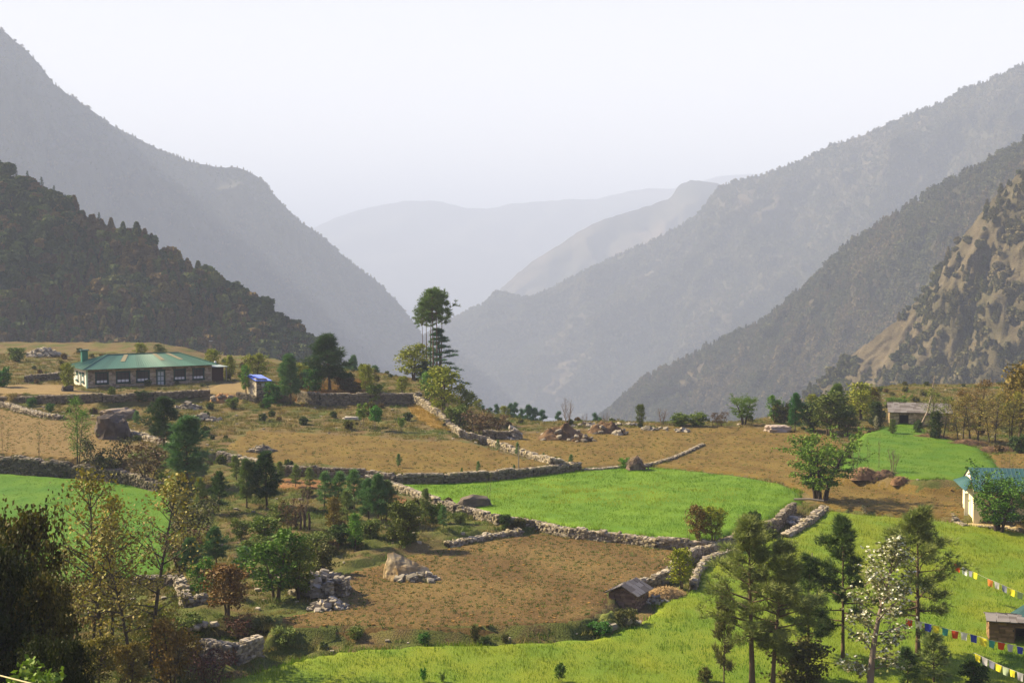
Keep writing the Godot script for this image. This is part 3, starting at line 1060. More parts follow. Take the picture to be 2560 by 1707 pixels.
func _ready() -> void:
	# ------------------------------------------------------------ camera, sky, sun, exposure
	look = Basis(Vector3.RIGHT, -atan((853.5 - HORIZON) / F))
	var cam := Camera3D.new()
	cam.name = "camera"
	cam.fov = 28.0
	cam.near = 0.5
	cam.far = 60000.0
	cam.transform = Transform3D(look, CAM)
	add_child(cam)
	cam.current = true
	var env := Environment.new()
	var sky := Sky.new()
	var sm := ProceduralSkyMaterial.new()
	sm.sky_top_color = Color(0.22, 0.38, 0.70)
	sm.sky_horizon_color = Color(0.962, 0.94, 0.885)
	sm.sky_curve = 0.28
	sm.ground_horizon_color = Color(0.80, 0.79, 0.80)
	sm.ground_bottom_color = Color(0.25, 0.24, 0.22)
	sm.sun_angle_max = 70.0
	sm.sun_curve = 0.12
	sky.sky_material = sm
	env.background_mode = Environment.BG_SKY
	env.sky = sky
	env.background_energy_multiplier = 0.55
	env.tonemap_mode = Environment.TONE_MAPPER_LINEAR
	env.tonemap_exposure = 3.3
	env.sdfgi_enabled = true
	env.ssao_enabled = true
	env.ssil_enabled = true
	env.fog_enabled = true
	env.fog_density = 0.0003
	env.fog_light_color = Color(0.81, 0.862, 0.968)
	var we := WorldEnvironment.new()
	we.name = "surroundings"
	we.environment = env
	add_child(we)
	var sun := DirectionalLight3D.new()
	sun.name = "sun"
	sun.light_energy = 1.6
	sun.light_color = Color(1.0, 0.93, 0.78)
	sun.light_angular_distance = 0.5
	sun.shadow_enabled = true
	var el := deg_to_rad(37.0)
	var az := deg_to_rad(22.0)
	var to_sun := Vector3(-cos(el) * cos(az), sin(el), -cos(el) * sin(az))
	sun.basis = Basis.looking_at(-to_sun, Vector3.UP)
	add_child(sun)

	var skyline := []
	rng.seed = 11
	nz.seed = 3
	nz.frequency = 0.01
	nz.fractal_octaves = 4
	nz2.seed = 9
	nz2.frequency = 0.01
	nz2.fractal_octaves = 3
	en.seed = 21
	en.frequency = 0.01
	rz.frequency = 0.01
	rz.fractal_type = FastNoiseLite.FRACTAL_RIDGED
	rz.fractal_octaves = 4

	# ------------------------------------------------------------ the lie of the land
	hg.resize(GN * GN)
	cover.resize(GN * GN)
	for a in GN:
		for k in GN:
			hg[a * GN + k] = slope(GX0 + k * GS, GD0 + a * GS)
	terrace([1150, 1055, 1400, 1058, 1750, 1058, 2100, 1040, 2750, 1040, 2750, 1420, 2000, 1420, 1300, 1420, 1000, 1100], 1.0, 0.012, 115.0, 1.0)
	terrace([2060, 1172, 2120, 1115, 2160, 1085, 2300, 1050, 2560, 1060, 2750, 1080, 2750, 1196, 2520, 1202, 2420, 1208, 2300, 1205, 2200, 1192, 2120, 1184], 2.0, 0.006, 130.0, 0.8)
	terrace([-300, 1010, 0, 1010, 140, 1006, 252, 1001, 378, 998, 521, 986, 592, 991, 645, 1006, 750, 1004, 798, 1014, 870, 1013, 1033, 1009, 1060, 1010, 1092, 1036, 1130, 1080, 1200, 1108, 1325, 1146, 1440, 1176, 1440, 1330, 600, 1330, -300, 1330], 1.6, 0.033, 120.0, 0.3)
	terrace([-300, 1018, 0, 1016, 60, 1032, 110, 1044, 240, 1052, 300, 1080, 415, 1120, 540, 1150, 540, 1300, -300, 1300], 2.3, 0.006, 130.0, 0.5)
	terrace([912, 1196, 985, 1214, 1106, 1213, 1216, 1206, 1325, 1195, 1448, 1180, 1520, 1172, 1600, 1168, 1850, 1190, 1990, 1215, 2010, 1250, 1990, 1420, 900, 1420], 0.85, 0.0, 100.0, 0.3)
	terrace([541, 1151, 600, 1163, 645, 1173, 690, 1187, 800, 1193, 912, 1197, 974, 1219, 1051, 1249, 1095, 1264, 1139, 1280, 1186, 1292, 1248, 1308, 1300, 1316, 1340, 1500, 400, 1560, 440, 1300, 470, 1200], 0.6, 0.024, 88.0, 0.35)
	terrace([-300, 1178, 0, 1184, 175, 1197, 300, 1208, 400, 1228, 440, 1290, 428, 1380, 415, 1600, -300, 1600], 0.45, 0.003, 110.0, 0.4)
	terrace([700, 1460, 824, 1440, 880, 1424, 956, 1404, 1003, 1389, 1051, 1378, 1102, 1369, 1164, 1356, 1250, 1338, 1340, 1322, 1431, 1343, 1560, 1356, 1640, 1368, 1720, 1374, 1800, 1380, 1860, 1700, 640, 1700], 0.3, 0.0, 90.0, 0.35)
	terrace([300, 1730, 520, 1660, 640, 1640, 740, 1612, 850, 1606, 1000, 1610, 1300, 1606, 1480, 1590, 1540, 1560, 1560, 1500, 1590, 1480, 1670, 1452, 1705, 1415, 1745, 1392, 1793, 1379, 1840, 1362, 1880, 1345, 1940, 1325, 1962, 1300, 1982, 1278, 2060, 1274, 2153, 1288, 2266, 1297, 2383, 1306, 2560, 1320, 2800, 1340, 2800, 1780, 300, 1780], -0.6, 0.032, 68.0, 0.3)
	terrace([380, 950, 560, 942, 600, 948, 640, 962, 640, 986, 521, 980, 380, 990, 250, 996, 150, 990, 100, 960], 4.0, 0.0, 170.0, 1.5)

	# ------------------------------------------------------------ materials
	var soil_t := noise_tex(0.035, 0.55, 1.15, 5, 512, 4)
	var fine_t := noise_tex(0.06, 0.45, 1.2, 5, 512, 8)
	var grass_t := noise_tex(0.05, 0.6, 1.2, 5, 512, 15)
	var soil_m := textured(mat("ploughed soil", Color(1, 1, 1), 1.0), soil_t, 0.35, 6.0)
	var crop_m := textured(mat("young crop", Color(1, 1, 1), 0.8), grass_t, 0.5, 5.0)
	var ground_m := textured(mat("rough ground", Color(1, 1, 1), 1.0), fine_t, 0.3, 8.0)
	textured(mat("slope", Color(1, 1, 1), 0.95), fine_t, 0.035, 50.0)
	for k in 5:
		var g := 0.14 + 0.05 * k
		stone_mats.append(mat("stone tone %d" % k, lin(g * 1.1, g * 0.96, g * 0.74), 0.9))
	var white := Color(1, 1, 1)
	for k in 6:
		stones.append(rock(2, Vector3(1, 1, 1), 0.22 + 0.06 * k, 0.22, 0.6, 40 + k, Color(0.8, 0.8, 0.8), Color(1.15, 1.12, 1.08)))
	stones.append(rock(2, Vector3(1, 1, 1), 0.03, 0.06, 0.6, 70, Color(0.85, 0.85, 0.85), Color(1.1, 1.1, 1.1)))

	# ------------------------------------------------------------ fields
	var dirt := mat("bare dirt", Color(1, 1, 1), 1.0)
	textured(dirt, soil_t, 0.4, 4.0)
	var B0 := Color(0.142, 0.092, 0.024)
	var B1 := Color(0.20, 0.138, 0.034)
	var G0 := Color(0.10, 0.20, 0.010)
	var G1 := Color(0.15, 0.26, 0.016)
	var browns := []
	var greens := []
	browns.append(field("lower_field", "lower brown ploughed field around the large pale boulder", [824, 1444, 880, 1427, 956, 1407, 1003, 1393, 1051, 1382, 1102, 1373, 1164, 1360, 1230, 1350, 1300, 1340, 1351, 1332, 1431, 1346, 1560, 1358, 1640, 1370, 1710, 1378, 1690, 1410, 1665, 1445, 1600, 1468, 1530, 1478, 1522, 1520, 1500, 1550, 1440, 1572, 1300, 1592, 1150, 1600, 1000, 1598, 850, 1590, 740, 1577, 680, 1562, 740, 1535, 840, 1520, 855, 1500, 870, 1480, 830, 1460], 0.05, Color(0.128, 0.077, 0.027), Color(0.192, 0.127, 0.043), 16.0, soil_m, 0.4, 0.06))
	browns.append(field("brown_field", "wide brown field behind the green barley field", [1165, 1092, 1260, 1116, 1330, 1140, 1400, 1158, 1452, 1174, 1520, 1168, 1600, 1164, 1700, 1174, 1850, 1190, 1970, 1210, 2010, 1235, 2062, 1272, 2153, 1285, 2266, 1294, 2383, 1303, 2420, 1300, 2425, 1218, 2300, 1208, 2150, 1192, 2090, 1187, 2060, 1172, 2085, 1150, 2120, 1112, 2060, 1085, 1960, 1078, 1850, 1066, 1750, 1064, 1600, 1070, 1500, 1072, 1380, 1080, 1300, 1085, 1250, 1078], 0.05, B0, B1, 30.0, soil_m))
	browns.append(field("upper_field", "brown field between the long dark wall and the bank below the pines", [560, 1120, 620, 1075, 731, 1080, 860, 1088, 930, 1088, 996, 1100, 1055, 1104, 1140, 1100, 1200, 1112, 1320, 1148, 1425, 1168, 1325, 1172, 1216, 1183, 1106, 1189, 996, 1189, 912, 1176, 800, 1162, 690, 1160, 620, 1150], 0.05, B0, B1, 30.0, soil_m, 1.0))
	browns.append(field("stubble_field", "pale brown field below the green-roofed lodge", [-250, 1020, 0, 1020, 60, 1036, 110, 1048, 160, 1052, 240, 1062, 290, 1092, 330, 1120, 320, 1150, 180, 1150, 0, 1144, -250, 1138], 0.05, Color(0.19, 0.125, 0.045), Color(0.22, 0.15, 0.055), 30.0, soil_m, 0.8))
	browns.append(field("soil_patch", "patch of bare red-brown soil among the young pines", [690, 1194, 800, 1200, 905, 1202, 965, 1222, 1035, 1252, 1000, 1265, 900, 1242, 800, 1227, 700, 1217], 0.05, Color(0.24, 0.11, 0.045), Color(0.26, 0.14, 0.055), 40.0, soil_m, 1.0))
	browns.append(field("small_field", "small brown field beyond the teal roof", [2470, 1136, 2560, 1132, 2750, 1130, 2750, 1195, 2520, 1196, 2495, 1165], 0.05, B0, B1, 30.0, soil_m))
	greens.append(field("barley_field", "green barley field with yellow blooms between stone walls", [985, 1217, 1106, 1215, 1216, 1208, 1325, 1197, 1450, 1182, 1520, 1176, 1600, 1172, 1700, 1180, 1850, 1196, 1960, 1216, 2000, 1236, 2000, 1255, 1972, 1272, 1930, 1302, 1870, 1328, 1790, 1350, 1700, 1352, 1560, 1336, 1431, 1323, 1340, 1306, 1250, 1292, 1190, 1277, 1100, 1250, 1020, 1227], 0.22, G0, G1, 30.0, crop_m, 0.4))
	greens.append(field("meadow_field", "bright green field along the foot of the slope", [440, 1760, 540, 1720, 620, 1693, 700, 1670, 800, 1646, 900, 1632, 1100, 1620, 1300, 1616, 1480, 1605, 1570, 1578, 1630, 1542, 1660, 1510, 1735, 1480, 1748, 1435, 1770, 1412, 1832, 1392, 1880, 1372, 1985, 1340, 2028, 1312, 2064, 1282, 2153, 1292, 2266, 1301, 2383, 1311, 2420, 1318, 2560, 1340, 2800, 1372, 2800, 1775, 440, 1775], 0.22, Color(0.13, 0.21, 0.012), Color(0.20, 0.24, 0.014), 26.0, crop_m, 0.4))
	greens.append(field("far_green_field", "green field by the stone hut under the brown trees", [2075, 1165, 2130, 1112, 2160, 1090, 2200, 1078, 2240, 1062, 2300, 1064, 2320, 1090, 2400, 1108, 2450, 1125, 2478, 1150, 2498, 1175, 2515, 1200, 2420, 1203, 2300, 1200, 2200, 1187, 2120, 1178], 0.2, Color(0.075, 0.17, 0.010), Color(0.115, 0.20, 0.012), 30.0, crop_m))
	greens.append(field("vivid_green_field", "vivid green field seen through the thin brown trees", [-300, 1190, 0, 1188, 175, 1201, 300, 1212, 395, 1232, 432, 1290, 424, 1380, 405, 1440, 250, 1455, -300, 1455], 0.22, Color(0.065, 0.17, 0.010), Color(0.10, 0.20, 0.012), 30.0, crop_m))
	field("dirt_yard", "trodden tan earth around the green-roofed lodge", [-100, 968, 60, 962, 150, 962, 215, 978, 290, 988, 400, 983, 520, 972, 550, 957, 618, 954, 640, 962, 632, 984, 590, 986, 500, 984, 378, 993, 250, 997, 140, 990, -100, 990], 0.04, Color(0.24, 0.165, 0.068), Color(0.29, 0.205, 0.085), 60.0, dirt, 0.6)
	var straw_poly := field("straw_bank", "orange dry straw along the wall under the pines", [1015, 1018, 1055, 1014, 1090, 1042, 1125, 1080, 1085, 1070, 1040, 1048], 0.06, Color(0.24, 0.145, 0.035), Color(0.29, 0.18, 0.048), 90.0, dirt, 1.0)
	var bracken_poly := field("bracken_bank", "rust-red bracken on the shelf above the long wall", [735, 988, 742, 955, 800, 944, 900, 950, 935, 975, 905, 990, 820, 990], 0.06, Color(0.24, 0.10, 0.035), Color(0.34, 0.17, 0.055), 90.0, dirt, 1.2)

	# ------------------------------------------------------------ the ground
	for a in GN:
		for k in GN:
			var x := GX0 + k * GS
			var D := GD0 + a * GS
			if cover[a * GN + k] < 0.5:
				var big: float = 0.5 * nz.get_noise_2d(x * 16.0, D * 16.0) + 0.22 * nz2.get_noise_2d(x * 60.0, D * 60.0)
				hg[a * GN + k] += big * (0.9 if D < 135.0 else (0.6 if x < -14.0 else 0.25)) * (1.0 if D < 240.0 else 0.0)
	var xs := PackedFloat32Array()
	var dd := PackedFloat32Array()
	var st := 9000.0
	var outer := PackedFloat32Array()
	var w0 := 0.6
	var wx := 100.0
	while wx < 16000.0:
		w0 *= 1.22
		wx += w0
		outer.append(wx)
	for k in range(outer.size() - 1, -1, -1): xs.append(-outer[k])
	for k in GN: xs.append(GX0 + k * GS)
	for q in outer: xs.append(q)
	for q in [-400.0, -200.0, -100.0, -50.0, -20.0, -5.0, 5.0, 15.0, 25.0, 32.0, 37.0]: dd.append(q)
	for k in GN: dd.append(GD0 + k * GS)
	w0 = 0.6
	wx = 240.0
	while wx < 22000.0:
		w0 *= 1.2
		wx += w0
		dd.append(wx)
	var gm := MB.new()
	for b in dd.size():
		var D := dd[b]
		for a in xs.size():
			var x := xs[a]
			var y := 0.0
			if absf(x) <= 100.0 and D >= 40.0 and D <= 240.0: y = hg[clampi(int(round((D - GD0) / GS)), 0, GN - 1) * GN + clampi(int(round((x - GX0) / GS)), 0, GN - 1)]
			else: y = slope(x, D)
			gm.v.append(Vector3(x, y, -D))
			var t := nz.get_noise_2d(x * 22.0 + 100.0, D * 14.0)
			var t2 := nz2.get_noise_2d(x * 70.0, D * 70.0 + 50.0)
			var dry := Color(0.215, 0.155, 0.062)
			var grn := Color(0.115, 0.135, 0.030)
			var sol := Color(0.165, 0.095, 0.045)
			var lean := 0.52 + (0.22 if (D > 125.0 or x > 20.0) else -0.28)
			var cc := grn.lerp(dry, clampf(lean + t * 1.5 + t2 * 0.6, 0.0, 1.0))
			cc = cc.lerp(sol, clampf(t2 * 2.2 - 0.35 + t * 0.8, 0.0, 0.8))
			if D > 240.0: cc = cc.lerp(Color(0.07, 0.075, 0.04), clampf((D - 240.0) / 60.0, 0, 1))
			gm.c.append(cc)
	gm.grid(xs.size(), dd.size(), 0)
	gm.smooth()
	tag(part("ground", gm.mesh(), ground_m), "rough terraced ground of dry grass, soil and hummocks", "", "", "structure")

	# ------------------------------------------------------------ the mountains round the valley
	var V := Color(0.060, 0.062, 0.040)
	var S0 := Color(0.20, 0.145, 0.10)
	var far_round := far_tree("round", 1, 70)
	var far_cone := far_tree("cone", 2, 70)
	var far_scrub := far_tree("round", 3, 40)
	var near_round := far_tree("round", 5, 260)
	var near_cone := far_tree("cone", 6, 260)
	var near_round2 := far_tree("round", 7, 220)
	var hill := ridge("dark_hill", "dark forested hillside behind the lodge", [-900, 120, -400, 260, -150, 350, 0, 427, 76, 462, 163, 508, 245, 560, 359, 600, 457, 668, 566, 718, 653, 768, 740, 832, 800, 885, 860, 950, 960, 1040], 1.0, 520.0, 430.0, -90.0, 0.9, 0.25, 130, 60, 9.0, 90.0, Color(0.050, 0.042, 0.026), Color(0.12, 0.085, 0.05), 0.25, [], 31, 0.6)
	forest("hill_forest", "mixed forest of dark pines and rust-brown scrub on the hillside", hill, [near_round, near_cone, near_round2], 12000, 4.0, [Color(0.045, 0.065, 0.02), Color(0.075, 0.10, 0.028), Color(0.13, 0.088, 0.035), Color(0.12, 0.13, 0.035), Color(0.155, 0.10, 0.04), Color(0.06, 0.08, 0.026), Color(0.20, 0.16, 0.05)], 5, 0.9)
	for q in [[0.30, 6.0], [0.325, 6.5], [0.345, 6.5], [0.37, 7.0], [0.39, 6.0], [0.41, 5.0], [0.47, 6.0], [0.56, 4.5], [0.62, 5.0], [0.66, 4.0], [0.72, 5.0], [0.80, 4.5], [0.86, 4.0]]:
		skyline.append([hill.at(q[0] + 0.22 * (1.0 - q[0]), 0.012), q[1]])
	var lr := ridge("falling_ridge", "long hazy ridge falling into the valley behind the dark hill", [-900, 70, -300, 60, 0, 71, 76, 136, 136, 212, 201, 256, 272, 310, 326, 337, 381, 365, 468, 403, 544, 419, 599, 418, 653, 446, 697, 501, 751, 555, 795, 582, 849, 631, 903, 675, 947, 707, 1001, 762, 1034, 811, 1055, 843, 1085, 880, 1120, 920, 1165, 980, 1200, 1030, 1260, 1110], 1.0, 1750.0, 3000.0, -300.0, 0.75, 0.35, 230, 90, 105.0, 360.0, Color(0.075, 0.075, 0.05), Color(0.13, 0.11, 0.075), 0.18, [[850, 830, 40, 130, -0.6, 0.4]], 47, 0.8)
	forest("ridge_scrub", "thin forest and scrub on the hazy ridge", lr, [far_round, far_cone, far_scrub], 26000, 4.6, [Color(0.065, 0.075, 0.036), Color(0.09, 0.09, 0.042), Color(0.115, 0.09, 0.05)], 6, 0.6, 260)
	var ra := ridge("rocky_spur", "brown grassy spur with pale crags above the field edge", [1900, 1100, 1960, 1040, 2019, 982, 2060, 945, 2118, 895, 2180, 850, 2242, 802, 2290, 755, 2329, 709, 2372, 634, 2430, 565, 2480, 500, 2560, 423, 2800, 240, 3200, -60], 1.0, 690.0, 610.0, -110.0, 0.85, -0.6, 200, 100, 16.0, 70.0, Color(0.105, 0.09, 0.048), Color(0.15, 0.118, 0.07), 0.22, [[2110, 940, 190, 60, -0.7, 0.6], [2400, 680, 190, 50, -0.95, 0.35], [2530, 620, 110, 150, 0.0, 0.3], [2540, 830, 25, 110, -0.4, 0.7], [2400, 950, 150, 70, 0.0, -0.6], [2450, 780, 130, 80, 0.2, -0.5]], 53, 0.9)
	forest("spur_forest", "clumps of pine and scrub on the brown spur", ra, [near_round, near_cone, near_round2], 4200, 3.6, [Color(0.085, 0.09, 0.036), Color(0.12, 0.11, 0.048), Color(0.14, 0.115, 0.056)], 7, 0.55)
	var rb := ridge("forested_ridge", "forested ridge sloping down behind the rocky spur", [1380, 1200, 1510, 1050, 1559, 996, 1621, 944, 1721, 895, 1820, 845, 1913, 802, 2019, 715, 2118, 615, 2236, 541, 2341, 473, 2453, 417, 2560, 355, 2800, 210, 3200, 0], 1.0, 1500.0, 900.0, -200.0, 0.8, -0.75, 180, 80, 32.0, 190.0, Color(0.064, 0.058, 0.034), Color(0.115, 0.09, 0.056), 0.12, [[1800, 900, 200, 22, -0.5, 0.35], [2060, 760, 90, 30, -0.7, 0.4]], 61, 0.9)
	forest("ridge_forest", "open forest of oak and pine over the sloping ridge", rb, [far_round, far_cone, far_scrub], 30000, 5.5, [Color(0.075, 0.082, 0.036), Color(0.10, 0.096, 0.045), Color(0.13, 0.10, 0.055)], 8, 0.8, 160)
	var rc := ridge("great_ridge", "great bare-sided ridge filling the far bank of the valley", [900, 1080, 1010, 900, 1060, 840, 1137, 795, 1175, 772, 1212, 758, 1243, 727, 1317, 746, 1367, 727, 1472, 671, 1528, 646, 1640, 597, 1690, 572, 1745, 535, 1770, 504, 1801, 467, 1832, 454, 1901, 439, 1963, 417, 2012, 398, 2081, 361, 2155, 339, 2236, 302, 2279, 283, 2360, 255, 2403, 224, 2459, 206, 2515, 181, 2553, 162, 2640, 190, 2800, 170, 3200, 150], 1.0, 3400.0, 2100.0, -300.0, 0.85, -0.45, 260, 110, 105.0, 330.0, Color(0.062, 0.058, 0.036), Color(0.125, 0.10, 0.068), 0.10, [[1625, 655, 26, 42, 0.5, 0.8], [1395, 960, 26, 75, 0.5, 1.0], [1360, 960, 12, 70, 0.55, 0.6], [1475, 860, 14, 90, 0.5, 0.55], [2000, 650, 60, 25, 0.3, 0.4], [1850, 760, 120, 14, -0.6, 0.35], [1150, 980, 60, 60, 0.2, 0.3]], 71, 0.9)
	forest("great_ridge_scrub", "dense scrub forest of the great ridge", rc, [far_round, far_cone, far_scrub], 60000, 6.0, [Color(0.075, 0.08, 0.042), Color(0.10, 0.095, 0.05), Color(0.13, 0.105, 0.062)], 9, 0.75, 260)
	ridge("back_ridge", "pale blue ridge with a knob top beyond the great ridge", [1000, 1000, 1200, 780, 1255, 718, 1286, 690, 1330, 653, 1392, 616, 1448, 578, 1510, 547, 1572, 529, 1634, 510, 1677, 494, 1699, 460, 1730, 450, 1783, 457, 1801, 462, 1900, 520, 2200, 600], 1.3, 3400.0, 3400.0, -260.0, 0.8, 0.0, 130, 40, 90.0, 500.0, V, S0, 0.25, [], 83, 0.6)
	ridge("farthest_ridge", "faint hazy mountain wall at the end of the valley", [300, 640, 600, 640, 793, 566, 836, 545, 878, 530, 939, 515, 1011, 502, 1100, 503, 1168, 521, 1224, 521, 1280, 509, 1361, 503, 1423, 498, 1491, 498, 1578, 476, 1628, 470, 1677, 473, 1800, 440, 2200, 420], 1.5, 5600.0, 5600.0, -260.0, 0.8, 0.0, 120, 30, 130.0, 900.0, V, S0, 0.25, [], 91, 0.5)

	# ------------------------------------------------------------ crops and grass
	var blade_m := mat("blades", Color(1, 1, 1), 0.7, true)
	var noisy := func(q: Vector2) -> float: return nz.get_noise_2d(q.x * 26.0, q.y * 18.0)
	var barley := tuft(120, 0.75, 0.34, 0.03, 0.09, 1)
	sow("barley", "barley standing in the green fields", greens.slice(0, 1), barley, blade_m, 0.95, 0.15, 0.0, 0.85, 1.15, func(q: Vector2, r: RandomNumberGenerator) -> Color:
		var t := clampf(0.5 + nz.get_noise_2d(q.x * 13.0, q.y * 9.0) * 1.3, 0.0, 1.0)
		var y := clampf(nz2.get_noise_2d(q.x * 45.0 + 400.0, q.y * 32.0) * 2.2 - 0.95 + 1.75 * (1.0 - smoothstep(2.0, 13.0, ((q - Vector2(8.0, -111.0)) * Vector2(0.8, 1.2)).length())), 0.0, 0.8)
		return Color(0.085, 0.19, 0.009).lerp(Color(0.17, 0.25, 0.012), t).lerp(Color(0.36, 0.31, 0.012), y) * r.randf_range(0.95, 1.05), 1.0, 1)
	sow("meadow_grass", "tall bright grass of the field along the foot of the slope", greens.slice(1, 2), barley, blade_m, 0.95, 0.1, 0.0, 0.85, 1.2, func(q: Vector2, r: RandomNumberGenerator) -> Color:
		var t := clampf(0.5 + nz.get_noise_2d(q.x * 12.0, q.y * 9.0) * 1.4, 0.0, 1.0)
		var w := smoothstep(4.0, 20.0, q.x) * smoothstep(-78.0, -92.0, q.y)
		return Color(0.085, 0.185, 0.009).lerp(Color(0.18, 0.23, 0.011), t).lerp(Color(0.235, 0.25, 0.013), w * 0.55) * r.randf_range(0.93, 1.07), 1.0, 2)
	sow("young_wheat", "short young wheat of the deep green fields", greens.slice(2, 4), barley, blade_m, 1.0, 0.15, 0.0, 0.7, 0.95, func(q: Vector2, r: RandomNumberGenerator) -> Color:
		var t := clampf(0.5 + nz.get_noise_2d(q.x * 26.0, q.y * 20.0) * 1.3, 0.0, 1.0)
		return Color(0.075, 0.165, 0.008).lerp(Color(0.13, 0.21, 0.010), t) * r.randf_range(0.93, 1.07), 1.0, 3)
	var seedling := tuft(9, 0.10, 0.13, 0.03, 0.10, 4)
	sow("seedlings", "green seedlings scattered over the lower brown field", browns.slice(0, 1), seedling, blade_m, 0.36, 0.4, 0.03, 0.5, 1.3, func(q: Vector2, r: RandomNumberGenerator) -> Color:
		return Color(0.075, 0.12, 0.022) * r.randf_range(0.7, 1.3), 0.8, 5)
	sow("upper_seedlings", "green seedlings scattered over the upper brown fields", browns.slice(1), seedling, blade_m, 0.7, 0.5, 0.03, 0.6, 1.5, func(q: Vector2, r: RandomNumberGenerator) -> Color:
		return Color(0.095, 0.115, 0.022) * r.randf_range(0.7, 1.3), 0.6, 6)
	var clod := rock(1, Vector3(0.16, 0.1, 0.14), 0.4, 0.3, 0.7, 77, Color(0.9, 0.9, 0.9), Color(1.1, 1.1, 1.1))
	sow("clods", "clods of dry earth on the brown fields", browns, clod, mat("stone", Color(1, 1, 1), 0.9), 0.75, 0.3, 0.03, 0.4, 1.3, func(q: Vector2, r: RandomNumberGenerator) -> Color:
		return Color(0.19, 0.105, 0.026) * r.randf_range(0.6, 1.35), 0.7, 7)
	var tus := tuft(70, 0.55, 0.24, 0.028, 0.2, 8)
	var rough_poly := PackedVector2Array([Vector2(-85, -60), Vector2(90, -60), Vector2(90, -215), Vector2(-85, -215)])
	sow("rough_grass", "dry and green tussocks over the rough ground", [rough_poly], tus, blade_m, 0.95, 0.0, 0.0, 0.45, 1.25, func(q: Vector2, r: RandomNumberGenerator):
		var t := clampf(0.5 + nz.get_noise_2d(q.x * 22.0 + 100.0, -q.y * 14.0) * 1.6 + r.randf_range(-0.25, 0.25) + (0.25 if q.y < -125.0 or q.x > 20.0 else -0.22), 0.0, 1.0)
		if covered(q.x, q.y) > 0.5: return null
		return Color(0.095, 0.135, 0.024).lerp(Color(0.24, 0.175, 0.055), t) * r.randf_range(0.75, 1.25), 0.8, 9)

	var dwarf := far_tree("round", 17, 150)
	sow("dwarf_scrub", "knee-high scrub scattered over the rough ground", [rough_poly], dwarf, mat("forest", Color(1, 1, 1), 0.9, true), 2.6, 0.0, -0.15, 0.4, 1.15, func(q: Vector2, r: RandomNumberGenerator):
		if covered(q.x, q.y) > 0.5 or nz2.get_noise_2d(q.x * 40.0, q.y * 40.0) < 0.02: return null
		return [Color(0.09, 0.11, 0.025), Color(0.13, 0.12, 0.03), Color(0.14, 0.09, 0.035), Color(0.07, 0.09, 0.03)][r.randi() % 4] * r.randf_range(0.8, 1.3), 0.5, 19)
	sow("loose_stones", "loose stones strewn over the rough ground", [rough_poly], clod, mat("stone", Color(1, 1, 1), 0.9), 1.9, 0.0, 0.02, 0.6, 2.2, func(q: Vector2, r: RandomNumberGenerator):
		if covered(q.x, q.y) > 0.5: return null
		return Color(0.30, 0.26, 0.20) * r.randf_range(0.6, 1.3), 0.35, 20)

	sow("straw_tufts", "dry orange straw lying along the climbing wall", [straw_poly], tus, blade_m, 0.55, 0.1, 0.0, 0.5, 1.0, func(q: Vector2, r: RandomNumberGenerator):
		return Color(0.36, 0.23, 0.05) * r.randf_range(0.7, 1.2), 0.9, 21)
	sow("bracken", "rust-red bracken on the shelf of the lone dark pine", [bracken_poly], tus, blade_m, 0.55, 0.1, 0.0, 0.8, 1.7, func(q: Vector2, r: RandomNumberGenerator):
		return Color(0.24, 0.11, 0.035).lerp(Color(0.26, 0.18, 0.06), r.randf()) * r.randf_range(0.7, 1.2), 0.8, 22)

	# ------------------------------------------------------------ stone walls
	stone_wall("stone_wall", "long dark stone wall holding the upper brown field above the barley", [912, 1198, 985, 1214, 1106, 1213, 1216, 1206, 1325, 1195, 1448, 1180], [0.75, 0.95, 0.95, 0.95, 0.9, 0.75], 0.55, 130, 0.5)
	stone_wall("stone_wall", "pale-topped stone wall above the young pines", [541, 1151, 600, 1163, 645, 1173], [0.8], 0.55, 60, 1.0)
	stone_wall("stone_wall", "stone wall between the bare red-brown soil patch and the upper field", [690, 1188, 800, 1194, 912, 1198], [0.85, 0.9, 0.8], 0.55, 80, 0.6)
	stone_wall("stone_wall", "long pale rubble wall running between the barley and the lower field", [912, 1199, 974, 1220, 1051, 1250, 1095, 1265, 1139, 1281, 1186, 1293, 1248, 1309, 1340, 1323, 1431, 1344, 1560, 1357, 1640, 1369, 1720, 1375, 1795, 1378], [0.5, 0.5, 0.55, 0.55, 0.55, 0.55, 0.6, 0.6, 0.62, 0.62, 0.62, 0.65, 0.65], 0.5, 300, 0.85, 1.5)
	stone_wall("stone_wall", "sunlit stone wall climbing from the field corner to the tall pines", [1031, 1003, 1055, 1016, 1091, 1039, 1128, 1078, 1153, 1094, 1216, 1111, 1270, 1130, 1325, 1149, 1380, 1165, 1440, 1178], [0.95, 0.9, 0.75, 0.75, 0.7, 0.65, 0.65, 0.65, 0.65, 0.65], 0.45, 200, 0.98, 1.3)
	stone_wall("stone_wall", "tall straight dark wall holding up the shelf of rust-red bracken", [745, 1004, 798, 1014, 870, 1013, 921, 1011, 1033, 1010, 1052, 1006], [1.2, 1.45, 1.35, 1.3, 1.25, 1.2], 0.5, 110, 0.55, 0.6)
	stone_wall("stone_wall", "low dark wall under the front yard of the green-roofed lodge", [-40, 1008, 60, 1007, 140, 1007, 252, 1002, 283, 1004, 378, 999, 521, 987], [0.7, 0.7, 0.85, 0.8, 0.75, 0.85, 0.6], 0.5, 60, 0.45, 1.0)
	stone_wall("stone_wall", "short dark wall beside the blue-roofed outhouse", [592, 992, 620, 998, 640, 1004], [0.6], 0.5, 20, 0.6)
	stone_wall("stone_wall", "earthy dark bank of stones behind the vivid green field", [-60, 1181, 0, 1187, 100, 1193, 175, 1199, 260, 1205, 340, 1214, 400, 1230], [1.7, 1.7, 1.6, 1.35, 1.2, 1.0, 0.8], 0.7, 90, 0.38, 1.8)
